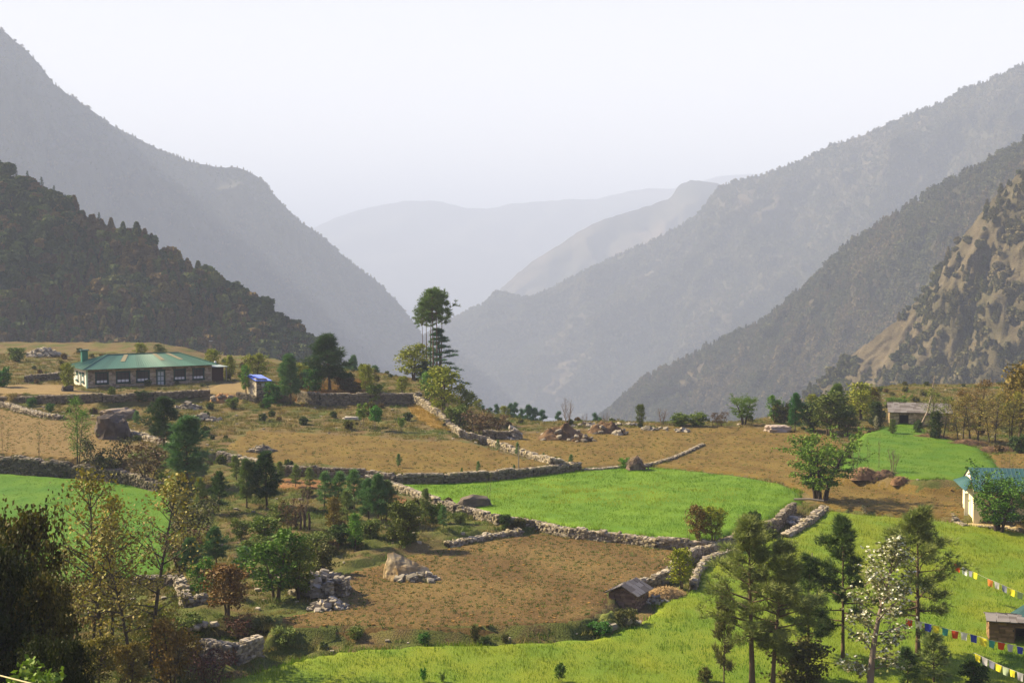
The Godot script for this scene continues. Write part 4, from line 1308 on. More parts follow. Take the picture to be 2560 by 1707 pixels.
	stone_wall("stone_wall", "tumbled line of stones at the top of the pale field below the lodge", [-20, 1010, 20, 1018, 60, 1032, 110, 1044, 150, 1050], [0.45], 0.8, 60, 0.9, 2.2)
	stone_wall("stone_wall", "tumbled wall below the big dark boulder", [300, 1080, 330, 1090, 360, 1100, 415, 1120], [0.5], 0.7, 60, 0.95, 2.0)
	stone_wall("stone_wall", "stone wall leading down to the slate-roofed byre", [1588, 1484, 1640, 1467, 1670, 1453, 1690, 1434, 1705, 1417, 1745, 1394, 1795, 1381], [0.65, 0.7, 0.75, 0.75, 0.7, 0.65, 0.6], 0.42, 130, 0.85, 1.3)
	stone_wall("stone_wall", "curving stone wall between the straw heap and the bright grass", [1733, 1484, 1742, 1448, 1766, 1415, 1792, 1401, 1838, 1389], [0.6, 0.55, 0.5, 0.45, 0.4], 0.42, 90, 0.85, 1.3)
	stone_wall("stone_wall", "dark stone wall stepping up from the wall corner to the ruined pen", [1800, 1380, 1840, 1364, 1880, 1347, 1940, 1327, 1962, 1303, 1984, 1282], [0.7, 0.8, 0.8, 0.85, 0.85, 0.7], 0.42, 110, 0.7, 1.2)
	stone_wall("stone_wall", "low outer wall of the ruined stone pen beside the bright grass", [1960, 1352, 1990, 1336, 2028, 1311, 2062, 1283], [0.5], 0.6, 60, 0.95, 1.4)
	stone_wall("stone_wall", "low kerb of stones crossing the wide brown field", [1608, 1168, 1640, 1160, 1680, 1149, 1720, 1132, 1757, 1114], [0.2], 0.4, 30, 0.55, 1.6)
	stone_wall("stone_wall", "thin line of stones between the barley and the brown field", [1455, 1182, 1500, 1180, 1560, 1174], [0.28], 0.4, 30, 0.85, 1.5)
	stone_wall("stone_wall", "little bank of stones at the top of the lower field", [1115, 1368, 1164, 1358, 1230, 1347, 1300, 1337], [0.35], 0.6, 50, 0.85, 1.8)
	stone_wall("stone_wall", "dark stone wall corner under the rust-brown tree", [500, 1640, 530, 1652, 580, 1660, 645, 1638], [0.8, 1.0, 1.0, 0.9], 0.6, 90, 0.85, 1.5)
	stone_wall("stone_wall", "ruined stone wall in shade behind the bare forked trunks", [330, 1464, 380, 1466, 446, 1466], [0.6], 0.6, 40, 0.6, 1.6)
	stone_wall("stone_wall", "ruined pale wall bending down from the shaded wall to the rust shrub", [446, 1466, 458, 1492, 464, 1518, 512, 1510], [0.55], 0.5, 60, 1.0, 2.0)
	stone_wall("stone_wall", "dark field wall beyond the gable end of the lodge", [60, 956, 110, 951, 168, 946], [0.9], 0.5, 20, 0.5, 1.0)
	stone_wall("stone_wall", "dark wall stub under the rust-brown bushes beyond the corner of the upper field", [1207, 1098, 1235, 1099, 1267, 1099], [0.9, 0.95, 0.9], 0.5, 30, 0.6, 1.0)

	var weeds := []
	var weed_tints := []
	for q in weed_spots:
		weeds.append(Transform3D(Basis(Vector3.UP, rng.randf() * TAU).scaled(Vector3.ONE * rng.randf_range(0.35, 0.9)), Vector3(q.x, hgt(q.x, q.z), q.z)))
		weed_tints.append(Color(0.10, 0.13, 0.025).lerp(Color(0.22, 0.16, 0.05), rng.randf()) * rng.randf_range(0.7, 1.2))
	tag(multi("wall_weeds", tus, blade_m, weeds, weed_tints), "weeds and dry grass along the feet of the stone walls", "", "", "stuff")

	# ------------------------------------------------------------ the lodge
	var gl := gp(217, 971)
	gl.y = 4.0
	var lodge := base("lodge", gl, deg_to_rad(31.0))
	tag(lodge, "long stone lodge with a green metal hipped roof", "lodge")
	var LL := 16.2
	var LD := 7.0
	var LH := 2.55
	var lw := MB.new()
	var wc := Color(0.09, 0.075, 0.06)
	var wins := [[1.13, 2.59], [3.73, 5.35], [6.3, 7.84], [11.18, 12.6], [13.69, 15.1]]
	var holes := [[8.88, -0.3, 9.9, 2.0]]
	for q in wins: holes.append([q[0], 0.5, q[1], 1.95])
	lw.box(Vector3(LL * 0.5, LH * 0.5 - 0.3, -LD * 0.5), Vector3(LL - 0.5, LH + 0.6, LD - 0.5), wc)
	part("wall", lw.mesh(), mat("earth", Color(1, 1, 1), 1.0), lodge)
	facing(lodge, Vector3(0, -0.3, -0.14), Vector3.RIGHT, LL, LH + 0.3, Vector3.BACK, 0.5, 0.19, holes.map(func(q): return [q[0], q[1] + 0.3, q[2], q[3] + 0.3]), Color(0.31, 0.26, 0.205), 0.45)
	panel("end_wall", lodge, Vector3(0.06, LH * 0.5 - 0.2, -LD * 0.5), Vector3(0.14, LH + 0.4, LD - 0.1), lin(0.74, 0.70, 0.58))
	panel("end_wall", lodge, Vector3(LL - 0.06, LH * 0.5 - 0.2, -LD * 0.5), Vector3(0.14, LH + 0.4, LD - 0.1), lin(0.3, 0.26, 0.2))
	panel("plinth", lodge, Vector3(LL * 0.5, -0.15, 0.22), Vector3(LL + 0.3, 0.3, 0.6), lin(0.13, 0.10, 0.08))
	var trim := lin(0.012, 0.05, 0.045)
	for q in wins:
		var cx: float = (q[0] + q[1]) * 0.5
		var ww: float = q[1] - q[0]
		var fr := panel("window", lodge, Vector3(cx, 1.225, -0.16), Vector3(ww, 1.45, 0.05), lin(0.02, 0.022, 0.025), 0.25)
		panel("lintel", fr, Vector3(0, 0.72, 0.14), Vector3(ww + 0.26, 0.17, 0.14), trim)
		panel("sill", fr, Vector3(0, -0.72, 0.14), Vector3(ww + 0.26, 0.14, 0.16), trim)
		for sgn in [-1.0, 1.0]: panel("jamb", fr, Vector3(sgn * (ww * 0.5 + 0.03), 0, 0.13), Vector3(0.13, 1.32, 0.12), trim)
		for k in 3:
			var px := (k - 1) * ww * 0.31
			panel("pane", fr, Vector3(px, -0.43, 0.06), Vector3(ww * 0.25, 0.3, 0.03), lin(0.62, 0.62, 0.66), 0.4)
			for j in 3: panel("pane", fr, Vector3(px, -0.08 + j * 0.29, 0.055), Vector3(ww * 0.26, 0.23, 0.03), lin(0.055, 0.05, 0.055), 0.2)
	var dr := panel("door", lodge, Vector3(9.39, 0.85, -0.14), Vector3(0.98, 2.1, 0.06), lin(0.10, 0.15, 0.15))
	for sgn in [-1.0, 1.0]:
		panel("jamb", dr, Vector3(sgn * 0.52, 0, 0.08), Vector3(0.14, 2.2, 0.14), trim)
		for j in 3: panel("pane", dr, Vector3(sgn * 0.22, -0.62 + j * 0.62, 0.05), Vector3(0.3, 0.48, 0.03), lin(0.42, 0.46, 0.5), 0.3)
	panel("lintel", dr, Vector3(0, 1.12, 0.1), Vector3(1.3, 0.16, 0.16), trim)
	for q in [[-1.9, 0.85, 1.2], [-5.0, 0.85, 1.2]]:
		var fr := panel("end_window", lodge, Vector3(-0.03, 1.3, q[0]), Vector3(0.08, q[2], q[1] + 0.3), lin(0.03, 0.07, 0.065))
		panel("pane", fr, Vector3(-0.05, -0.2, 0), Vector3(0.03, 0.5, q[1]), lin(0.6, 0.62, 0.62), 0.3)
		panel("sill", fr, Vector3(-0.06, -0.66, 0), Vector3(0.16, 0.12, q[1] + 0.5), trim)
	var ed := panel("end_door", lodge, Vector3(-0.03, 0.85, -3.4), Vector3(0.08, 2.0, 1.0), lin(0.03, 0.09, 0.08))
	panel("pane", ed, Vector3(-0.05, 0.0, 0), Vector3(0.03, 1.3, 0.5), lin(0.6, 0.62, 0.6), 0.3)
	panel("corner_post", lodge, Vector3(-0.02, LH * 0.5 - 0.1, -0.08), Vector3(0.2, LH + 0.2, 0.2), lin(0.4, 0.55, 0.42))
	var rf := MB.new()
	var ov := 0.65
	var green := Color(0.085, 0.175, 0.12)
	var e0 := Vector3(-ov, LH - 0.12, ov)
	var e1 := Vector3(LL + ov, LH - 0.12, ov)
	var e2 := Vector3(LL + ov, LH - 0.12, -LD - ov)
	var e3 := Vector3(-ov, LH - 0.12, -LD - ov)
	var r0 := Vector3(3.4, LH + 1.35, -LD * 0.5)
	var r1 := Vector3(LL - 3.4, LH + 1.35, -LD * 0.5)
	sheets(rf, e0, e1, r1, r0, 18, green, 5)
	sheets(rf, e2, e3, r0, r1, 18, green, 6)
	sheets(rf, e3, e0, r0, r0, 8, green, 7)
	sheets(rf, e1, e2, r1, r1, 8, green, 8)
	var roof := part("roof", rf.mesh(), mat("tin", Color(1, 1, 1), 0.45), lodge)
	var rc2 := MB.new()
	for q in [[r0, r1], [e0, r0], [e1, r1], [e3, r0], [e2, r1]]:
		rc2.tube(PackedVector3Array([q[0] + Vector3.UP * 0.05, q[1] + Vector3.UP * 0.05]), PackedFloat32Array([0.07, 0.07]), 5, green * 1.1)
	part("ridge_cap", rc2.mesh(), mat("tin", Color(1, 1, 1), 0.45), roof)
	var nrm := (e1 - e0).cross(r0 - e0).normalized()
	if nrm.y < 0: nrm = -nrm
	for q in [[0.24, 0.42], [0.62, 0.80], [0.80, 0.97]]:
		var fm := MB.new()
		var xr := lerpf(r0.x, r1.x, q[0])
		var slant := Vector3(lerpf(e0.x, e1.x, q[0]) - xr, e0.y - r0.y, e0.z - r0.z)
		var up := r0 + Vector3(xr - r0.x, 0, 0) + slant * 0.03 + nrm * 0.05
		fm.quad(up, up + Vector3(0.55, 0, 0), up + Vector3(0.6, 0, 0) + slant * 0.5, up + slant * 0.5, Color(1, 1, 1))
		part("roof_sheet", fm.mesh(), mat("skylight", lin(0.26, 0.225, 0.125), 0.6), roof).set_meta("label", "tan translucent sheet set in the green roof")
	var chy := panel("chimney", lodge, Vector3(1.1, LH + 0.9, -LD + 1.2), Vector3(0.75, 1.9, 0.75), lin(0.03, 0.13, 0.10))
	panel("chimney_cap", chy, Vector3(0, 1.05, 0), Vector3(1.05, 0.14, 1.05), lin(0.05, 0.10, 0.10))
	panel("porch", lodge, Vector3(LL + 1.0, 0.95, -2.6), Vector3(1.9, 2.0, 3.0), lin(0.055, 0.02, 0.022))
	panel("porch_roof", lodge, Vector3(LL + 1.15, 2.0, -2.4), Vector3(2.6, 0.07, 3.8), lin(0.25, 0.30, 0.30), 0.5)
	panel("porch_post", lodge, Vector3(LL + 2.2, 0.9, -0.65), Vector3(0.12, 2.1, 0.12), lin(0.25, 0.22, 0.18))
	panel("vent_pipe", lodge, Vector3(LL + 0.4, LH + 0.15, 0.2), Vector3(0.22, 0.3, 0.22), lin(0.7, 0.7, 0.7))

	# ------------------------------------------------------------ the outhouse with the blue roof
	var oh := base("outhouse", gp(640, 1003), deg_to_rad(35.0))
	oh.position.y = 3.0
	tag(oh, "narrow stone outhouse with a bright blue sheet roof", "outhouse")
	panel("wall", oh, Vector3(0.75, 1.4, -1.3), Vector3(1.3, 3.0, 2.5), lin(0.1, 0.085, 0.07))
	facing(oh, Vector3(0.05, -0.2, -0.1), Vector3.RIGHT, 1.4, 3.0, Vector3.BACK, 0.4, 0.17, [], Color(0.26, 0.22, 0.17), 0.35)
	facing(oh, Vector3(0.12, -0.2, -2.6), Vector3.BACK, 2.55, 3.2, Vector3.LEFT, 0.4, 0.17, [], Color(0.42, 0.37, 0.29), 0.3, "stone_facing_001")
	panel("window", oh, Vector3(0.9, 2.15, -0.02), Vector3(0.4, 0.4, 0.08), lin(0.45, 0.45, 0.42))
	panel("door", oh, Vector3(1.42, 1.0, -0.9), Vector3(0.07, 1.8, 0.8), lin(0.05, 0.04, 0.035))
	var br := MB.new()
	sheets(br, Vector3(-0.2, 2.75, 0.25), Vector3(2.0, 2.65, 0.25), Vector3(2.0, 3.15, -2.9), Vector3(-0.2, 3.3, -2.9), 3, Color(0.035, 0.11, 0.55), 3)
	part("roof", br.mesh(), mat("tin", Color(1, 1, 1), 0.45), oh)

	# ------------------------------------------------------------ the house at the edge of the green field
	var hg0 := gp(2436, 1306)
	var hs := base("teal_roofed_house", Vector3(hg0.x, hg0.y - 0.05, hg0.z), deg_to_rad(-9.0))
	tag(hs, "cream house with a teal metal roof behind the feathery tree", "house")
	var HL := 9.0
	var HD := 4.6
	var HH := 2.5
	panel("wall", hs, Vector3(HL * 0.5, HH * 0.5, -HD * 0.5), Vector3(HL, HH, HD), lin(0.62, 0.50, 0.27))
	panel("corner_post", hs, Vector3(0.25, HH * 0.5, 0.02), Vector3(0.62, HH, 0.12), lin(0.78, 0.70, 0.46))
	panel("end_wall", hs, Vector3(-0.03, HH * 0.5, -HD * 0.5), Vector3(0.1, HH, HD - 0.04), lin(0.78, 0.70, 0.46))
	for q in [[1.4, 1.5], [4.0, 1.5], [6.6, 1.5]]:
		var wn := panel("window", hs, Vector3(q[0] + 0.75, 0.75, 0.03), Vector3(q[1], 1.3, 0.08), lin(0.03, 0.12, 0.11))
		panel("pane", wn, Vector3(-0.34, -0.1, 0.04), Vector3(0.56, 0.9, 0.04), lin(0.72, 0.72, 0.74), 0.3)
		panel("pane", wn, Vector3(0.34, -0.1, 0.04), Vector3(0.56, 0.9, 0.04), lin(0.72, 0.72, 0.74), 0.3)
		panel("curtain", wn, Vector3(0.36, -0.05, 0.065), Vector3(0.2, 0.4, 0.02), lin(0.45, 0.05, 0.05))
		panel("sill", wn, Vector3(0, -0.7, 0.06), Vector3(q[1] + 0.2, 0.1, 0.16), lin(0.02, 0.10, 0.09))
	var tl := MB.new()
	var teal := Color(0.04, 0.095, 0.098)
	var ho := 0.55
	sheets(tl, Vector3(-0.1, HH + 0.0, ho), Vector3(HL + ho, HH, ho), Vector3(HL + ho, HH + 1.35, -HD * 0.5), Vector3(-0.1, HH + 1.35, -HD * 0.5), 11, teal, 11)
	sheets(tl, Vector3(HL + ho, HH, -HD - ho), Vector3(-0.1, HH, -HD - ho), Vector3(-0.1, HH + 1.35, -HD * 0.5), Vector3(HL + ho, HH + 1.35, -HD * 0.5), 11, teal, 12)
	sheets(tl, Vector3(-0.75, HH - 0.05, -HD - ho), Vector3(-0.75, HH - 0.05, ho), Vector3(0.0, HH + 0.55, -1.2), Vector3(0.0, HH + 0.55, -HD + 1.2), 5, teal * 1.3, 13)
	part("roof", tl.mesh(), mat("tin", Color(1, 1, 1), 0.45), hs)
	var gb := MB.new()
	gb.tri(Vector3(-0.02, HH + 0.1, 0.2), Vector3(-0.02, HH + 1.3, -HD * 0.5), Vector3(-0.02, HH + 0.1, -HD - 0.2), Color(0.74, 0.62, 0.5))
	part("gable", gb.mesh(), mat("earth"), hs)
	panel("terrace", hs, Vector3(HL * 0.5 - 0.5, -0.3, 0.9), Vector3(HL + 1.6, 0.62, 1.9), lin(0.42, 0.32, 0.17))
	panel("drain_pipe", hs, Vector3(-0.35, 1.1, -1.2), Vector3(0.3, 1.9, 0.08), lin(0.5, 0.48, 0.44))
	var hq := hs.transform
	wall_along("stone_wall", "dark stone terrace wall below the cream house", PackedVector3Array([hq * Vector3(-1.3, -0.65, -2.0), hq * Vector3(-1.35, -0.65, 0.6), hq * Vector3(-0.9, -0.7, 1.9), hq * Vector3(3.0, -0.8, 2.1), hq * Vector3(8.0, -0.9, 2.1)]), [1.0, 0.95, 0.8, 0.75, 0.75], 0.45, 80, 0.75, 1.3)

	# ------------------------------------------------------------ small stone huts
	var bp := gp(1572, 1521)
	hut("byre", "little stone byre with a slate roof at the end of the field wall", Vector3(bp.x, bp.y - 0.05, bp.z), deg_to_rad(62.0), 2.0, 1.7, 1.15, 0.42, Color(0.16, 0.105, 0.075), lin(0.11, 0.095, 0.085), [])
	var sp := gp(2266, 1064)
	hut("stone_hut", "low stone hut with a pale slate roof under the bare leaning pole", Vector3(sp.x + 1.8, sp.y, sp.z - 1.5), deg_to_rad(-12.0), 6.4, 4.2, 1.5, 0.75, Color(0.36, 0.27, 0.165), lin(0.24, 0.20, 0.165), [-2.2, -1.2, 1.3])
	var pp := gp(2520, 1606)
	hut("prayer_shed", "small brown stone shed with an open doorway behind the prayer flags", Vector3(pp.x + 0.1, pp.y + 0.05, pp.z), deg_to_rad(-14.0), 2.2, 1.5, 1.3, 0.1, Color(0.22, 0.135, 0.07), lin(0.06, 0.055, 0.05), [0.15, 0.95, 1.05])
	var tr := base("teal_shed_roof", Vector3(pp.x + 1.35, pp.y, pp.z - 0.1), deg_to_rad(-10.0))
	tag(tr, "cream shed with a steep teal roof joined to the brown stone shed", "shed")
	panel("wall", tr, Vector3(0.6, 0.65, -0.2), Vector3(1.7, 1.3, 1.4), lin(0.6, 0.42, 0.2))
	var ts := MB.new()
	sheets(ts, Vector3(-0.9, 1.25, 0.8), Vector3(2.4, 1.25, 0.8), Vector3(0.75, 2.6, -0.2), Vector3(0.55, 2.6, -0.2), 5, teal * 1.1, 21)
	sheets(ts, Vector3(-0.9, 1.25, -1.2), Vector3(-0.9, 1.25, 0.8), Vector3(0.55, 2.6, -0.2), Vector3(0.55, 2.6, -0.2), 4, teal, 22)
	part("roof", ts.mesh(), mat("tin", Color(1, 1, 1), 0.45), tr)

	# ------------------------------------------------------------ trees and bushes
	species = {
		"leafy": {"h": 4.0, "r": 0.11, "stems": 2, "gap": 0.12, "spread": 0.45, "base": 0.22, "nb": 22, "bl": 1.5, "e0": 0.15, "e1": 1.1, "env": "round", "leaf": "leaf", "ln": 70, "ls": 0.2, "cr": 0.42, "twigs": 2, "c0": Color(0.13, 0.145, 0.02), "c1": Color(0.23, 0.20, 0.028), "variants": 3},
		"bush": {"h": 2.0, "r": 0.06, "stems": 4, "gap": 0.2, "spread": 0.5, "base": 0.08, "nb": 12, "bl": 0.85, "e0": 0.1, "e1": 1.1, "env": "round", "leaf": "leaf", "ln": 60, "ls": 0.16, "cr": 0.3, "twigs": 1, "c0": Color(0.06, 0.095, 0.018), "c1": Color(0.12, 0.14, 0.022), "variants": 3},
		"dense": {"h": 3.0, "r": 0.09, "stems": 3, "gap": 0.1, "spread": 0.4, "base": 0.08, "nb": 30, "bl": 1.25, "e0": 0.0, "e1": 1.2, "env": "round", "leaf": "leaf", "ln": 90, "ls": 0.15, "cr": 0.3, "twigs": 2, "c0": Color(0.05, 0.075, 0.012), "c1": Color(0.10, 0.11, 0.016), "variants": 1},
		"tall_pine": {"h": 11.5, "r": 0.13, "lean": 0.02, "wob": 0.15, "base": 0.74, "nb": 30, "bl": 1.9, "e0": -0.15, "e1": 1.0, "env": "flat", "leaf": "needle", "ln": 34, "ls": 0.34, "cr": 0.28, "flatten": 0.6, "nn": 7, "s0": 0.45, "lmin": 0.35, "twigs": 2, "c0": Color(0.065, 0.11, 0.03), "c1": Color(0.11, 0.155, 0.04), "bark": Color(0.13, 0.085, 0.06), "variants": 3},
		"layered": {"h": 8.0, "r": 0.16, "base": 0.12, "nb": 50, "whorl": 5, "bl": 2.9, "e0": -0.05, "e1": 0.35, "env": "cone", "leaf": "needle", "ln": 44, "ls": 0.3, "cr": 0.34, "flatten": 0.3, "nn": 6, "droop": 0.1, "lmin": 0.4, "c0": Color(0.045, 0.08, 0.035), "c1": Color(0.075, 0.11, 0.045), "variants": 2},
		"pine": {"h": 5.0, "r": 0.1, "base": 0.22, "nb": 40, "whorl": 5, "bl": 1.55, "e0": 0.15, "e1": 1.0, "env": "pine", "leaf": "needle", "ln": 44, "ls": 0.34, "cr": 0.36, "nn": 7, "lmin": 0.5, "s0": 0.4, "twigs": 1, "c0": Color(0.07, 0.105, 0.038), "c1": Color(0.12, 0.15, 0.05), "variants": 3},
		"young_pine": {"h": 3.0, "r": 0.05, "base": 0.15, "nb": 26, "whorl": 5, "bl": 0.95, "e0": 0.3, "e1": 1.15, "env": "pine", "leaf": "needle", "ln": 22, "ls": 0.28, "cr": 0.2, "nn": 6, "lmin": 0.5, "c0": Color(0.10, 0.13, 0.042), "c1": Color(0.15, 0.18, 0.06), "variants": 3},
		"big_pine": {"h": 9.0, "r": 0.15, "stems": 2, "gap": 0.5, "spread": 0.3, "lean": 0.01, "wob": 0.3, "base": 0.30, "nb": 36, "whorl": 4, "bl": 2.7, "e0": 0.05, "e1": 1.0, "env": "pine", "leaf": "needle", "ln": 80, "ls": 0.34, "nw": 0.045, "cr": 0.34, "nn": 7, "lmin": 0.3, "s0": 0.5, "twigs": 3, "c0": Color(0.10, 0.125, 0.036), "c1": Color(0.165, 0.18, 0.052), "bark": Color(0.12, 0.08, 0.055), "variants": 1, "sides": 8},
		"open_pine": {"h": 7.0, "r": 0.11, "wob": 0.5, "base": 0.26, "nb": 30, "whorl": 4, "bl": 2.5, "e0": -0.05, "e1": 0.95, "env": "pine", "leaf": "needle", "ln": 80, "ls": 0.33, "nw": 0.045, "cr": 0.3, "nn": 7, "lmin": 0.35, "s0": 0.45, "twigs": 3, "c0": Color(0.095, 0.12, 0.034), "c1": Color(0.16, 0.18, 0.05), "bark": Color(0.11, 0.075, 0.05), "variants": 2, "sides": 8},
		"bare": {"h": 3.0, "r": 0.07, "stems": 4, "gap": 0.15, "spread": 0.6, "base": 0.25, "nb": 12, "bl": 0.95, "e0": 0.7, "e1": 1.2, "env": "round", "leaf": "leaf", "ln": 0, "twigs": 6, "twup": 0.5, "br": 0.025, "c0": Color(0.1, 0.1, 0.03), "c1": Color(0.1, 0.1, 0.03), "bark": Color(0.15, 0.11, 0.085), "variants": 2},
		"thin": {"h": 4.0, "r": 0.05, "stems": 2, "gap": 0.2, "spread": 0.3, "base": 0.4, "nb": 12, "bl": 0.6, "e0": 0.5, "e1": 1.2, "env": "round", "leaf": "leaf", "ln": 7, "ls": 0.12, "cr": 0.2, "twigs": 2, "c0": Color(0.09, 0.11, 0.02), "c1": Color(0.13, 0.13, 0.025), "bark": Color(0.14, 0.10, 0.075), "variants": 3},
		"sapling": {"h": 2.4, "r": 0.035, "stems": 4, "gap": 0.18, "spread": 0.25, "base": 0.45, "nb": 9, "bl": 0.5, "e0": 0.3, "e1": 1.2, "env": "round", "leaf": "leaf", "ln": 45, "ls": 0.14, "cr": 0.24, "c0": Color(0.09, 0.15, 0.018), "c1": Color(0.14, 0.19, 0.025), "bark": Color(0.15, 0.11, 0.08), "variants": 2},
		"airy": {"h": 9.0, "r": 0.12, "stems": 2, "gap": 0.4, "spread": 1.0, "wob": 0.6, "base": 0.22, "nb": 34, "bl": 2.2, "e0": 0.25, "e1": 1.05, "env": "round", "leaf": "leaf", "ln": 44, "ls": 0.17, "cr": 0.5, "s0": 0.3, "twigs": 5, "br": 0.022, "c0": Color(0.16, 0.155, 0.03), "c1": Color(0.22, 0.155, 0.04), "bark": Color(0.07, 0.055, 0.042), "variants": 2},
		"feather": {"h": 4.2, "r": 0.16, "stems": 4, "gap": 0.22, "spread": 1.1, "base": 0.3, "nb": 16, "bl": 1.5, "e0": 0.0, "e1": 0.9, "env": "spread", "leaf": "leaf", "ln": 110, "ls": 0.16, "cr": 0.36, "flatten": 0.5, "twigs": 4, "c0": Color(0.06, 0.115, 0.012), "c1": Color(0.105, 0.165, 0.018), "bark": Color(0.045, 0.035, 0.028), "variants": 2},
		"blossom": {"h": 7.4, "r": 0.13, "stems": 1, "gap": 0.3, "spread": 0.7, "base": 0.22, "nb": 30, "bl": 1.45, "e0": 0.35, "e1": 1.2, "env": "round", "leaf": "leaf", "ln": 64, "ls": 0.14, "cr": 0.35, "twigs": 6, "twup": 0.5, "br": 0.025, "bloom": 0.3, "bs": 0.045, "c0": Color(0.10, 0.115, 0.035), "c1": Color(0.15, 0.14, 0.05), "bark": Color(0.20, 0.16, 0.13), "variants": 1, "sides": 8},
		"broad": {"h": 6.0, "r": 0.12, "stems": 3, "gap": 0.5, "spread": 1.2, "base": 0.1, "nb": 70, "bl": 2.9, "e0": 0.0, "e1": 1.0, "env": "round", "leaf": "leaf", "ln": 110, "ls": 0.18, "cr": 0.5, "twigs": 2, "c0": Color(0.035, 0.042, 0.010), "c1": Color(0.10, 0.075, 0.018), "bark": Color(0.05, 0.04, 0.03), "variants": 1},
		"scrub": {"h": 2.2, "r": 0.04, "stems": 6, "gap": 0.3, "spread": 0.7, "base": 0.2, "nb": 8, "bl": 0.7, "e0": 0.3, "e1": 1.1, "env": "round", "leaf": "leaf", "ln": 24, "ls": 0.13, "cr": 0.26, "twigs": 3, "c0": Color(0.08, 0.075, 0.025), "c1": Color(0.13, 0.085, 0.03), "bark": Color(0.08, 0.06, 0.045), "variants": 2},
	}
	var YEL := Color(0.95, 1.0, 0.75)
	var DRK := Color(0.62, 0.72, 0.70)
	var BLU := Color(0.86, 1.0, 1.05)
	var RST := Color(0.85, 0.66, 0.9)
	var GRN := Color(0.66, 0.95, 0.8)
	var BRN := Color(0.86, 0.76, 0.85)
	var A := Color(1, 1, 1)
	# tall pines on the knoll, base X, top X, top Y
	var kn := gp(1075, 950)
	var xi := 0
	for q in [[1057, 765, "tall bare-trunked pine with the lowest crown, outermost of the knoll cluster", 0.8], [1066, 752, "tall thin pine second in the row of knoll pines", 0.85], [1075, 741, "tall pine with the thickest dark trunk in the knoll cluster", 1.0], [1083, 735, "highest pine of the cluster on the knoll", 1.0], [1092, 737, "tall pine with a pale trunk beside the highest of the knoll", 1.0], [1102, 744, "tall leaning pine at the valley side of the knoll cluster", 0.95]]:
		var kb := at_depth(q[0], 950, 184.0 + (xi % 3) * 1.6)
		var ht := at_depth(q[0], q[1], 185.0).y - hgt(kb.x, kb.z)
		tree("tall_pine", "tall_pine", Vector3(kb.x, hgt(kb.x, kb.z), kb.z), ht, q[2], "pine tree", "tall pines on the knoll", q[3] * 0.95, A, xi * 2.1, xi % 3)
		xi += 1
	var far_spots := [
		["layered", "layered_conifer", 1101, 820, 187.0, "layered conifer with flat sprays behind the tall knoll pines", "conifer", 1.5, BLU],
		["leafy", "yellow_tree", 1034, 868, 183.0, "yellow-leaved tree at the foot of the tall pine with the lowest crown", "tree", 1.4, YEL],
		["pine", "conifer", 1060, 905, 182.0, "dark squat conifer under the tall knoll pines", "conifer", 1.2, DRK],
		["leafy", "broadleaf_tree", 1180, 985, 178.0, "dark drooping tree beside the big yellow-green tree of the knoll", "tree", 1.0, DRK],
		["leafy", "yellow_tree", 1195, 1000, 172.0, "golden round tree below the knoll at the brink", "tree", 1.1, YEL],
		["leafy", "yellow_tree", 1262, 1018, 172.0, "olive-yellow tree in front of the row of blue conifers", "tree", 0.9, YEL],
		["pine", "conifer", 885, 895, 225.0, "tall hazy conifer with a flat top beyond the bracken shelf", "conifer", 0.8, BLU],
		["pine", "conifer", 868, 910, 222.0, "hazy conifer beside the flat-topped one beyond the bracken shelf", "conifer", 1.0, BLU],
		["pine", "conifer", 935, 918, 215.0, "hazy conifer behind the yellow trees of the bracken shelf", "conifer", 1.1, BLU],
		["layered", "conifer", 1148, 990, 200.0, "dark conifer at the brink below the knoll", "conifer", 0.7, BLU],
	]
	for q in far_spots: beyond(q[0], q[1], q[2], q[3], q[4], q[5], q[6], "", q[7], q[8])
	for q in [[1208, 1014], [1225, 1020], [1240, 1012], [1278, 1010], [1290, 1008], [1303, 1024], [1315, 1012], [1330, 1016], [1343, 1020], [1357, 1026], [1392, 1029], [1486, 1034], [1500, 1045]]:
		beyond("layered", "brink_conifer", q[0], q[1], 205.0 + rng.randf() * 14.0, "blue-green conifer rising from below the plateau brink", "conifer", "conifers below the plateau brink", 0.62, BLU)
	var bi := 0
	for q in [[1296, 1052, "low olive bush by the bare tree"], [1332, 1056, "olive bush below the hazy conifers"], [1372, 1057, "light olive bush before the hazy conifers"], [1446, 1052, "rounded olive bush behind the bare fan-shaped tree"], [1470, 1056, "small olive bush beside the dead-looking bare one"], [1524, 1050, "twin-topped olive bush near the stony mound"], [1545, 1056, "last olive bush toward the ivy-clad tree"]]:
		beyond(["bush", "leafy", "scrub"][bi % 3], "brink_bush", q[0], q[1], 166.0 + bi, q[2] + " at the plateau brink", "bush", "bushes along the brink", 0.9, YEL)
		bi += 1
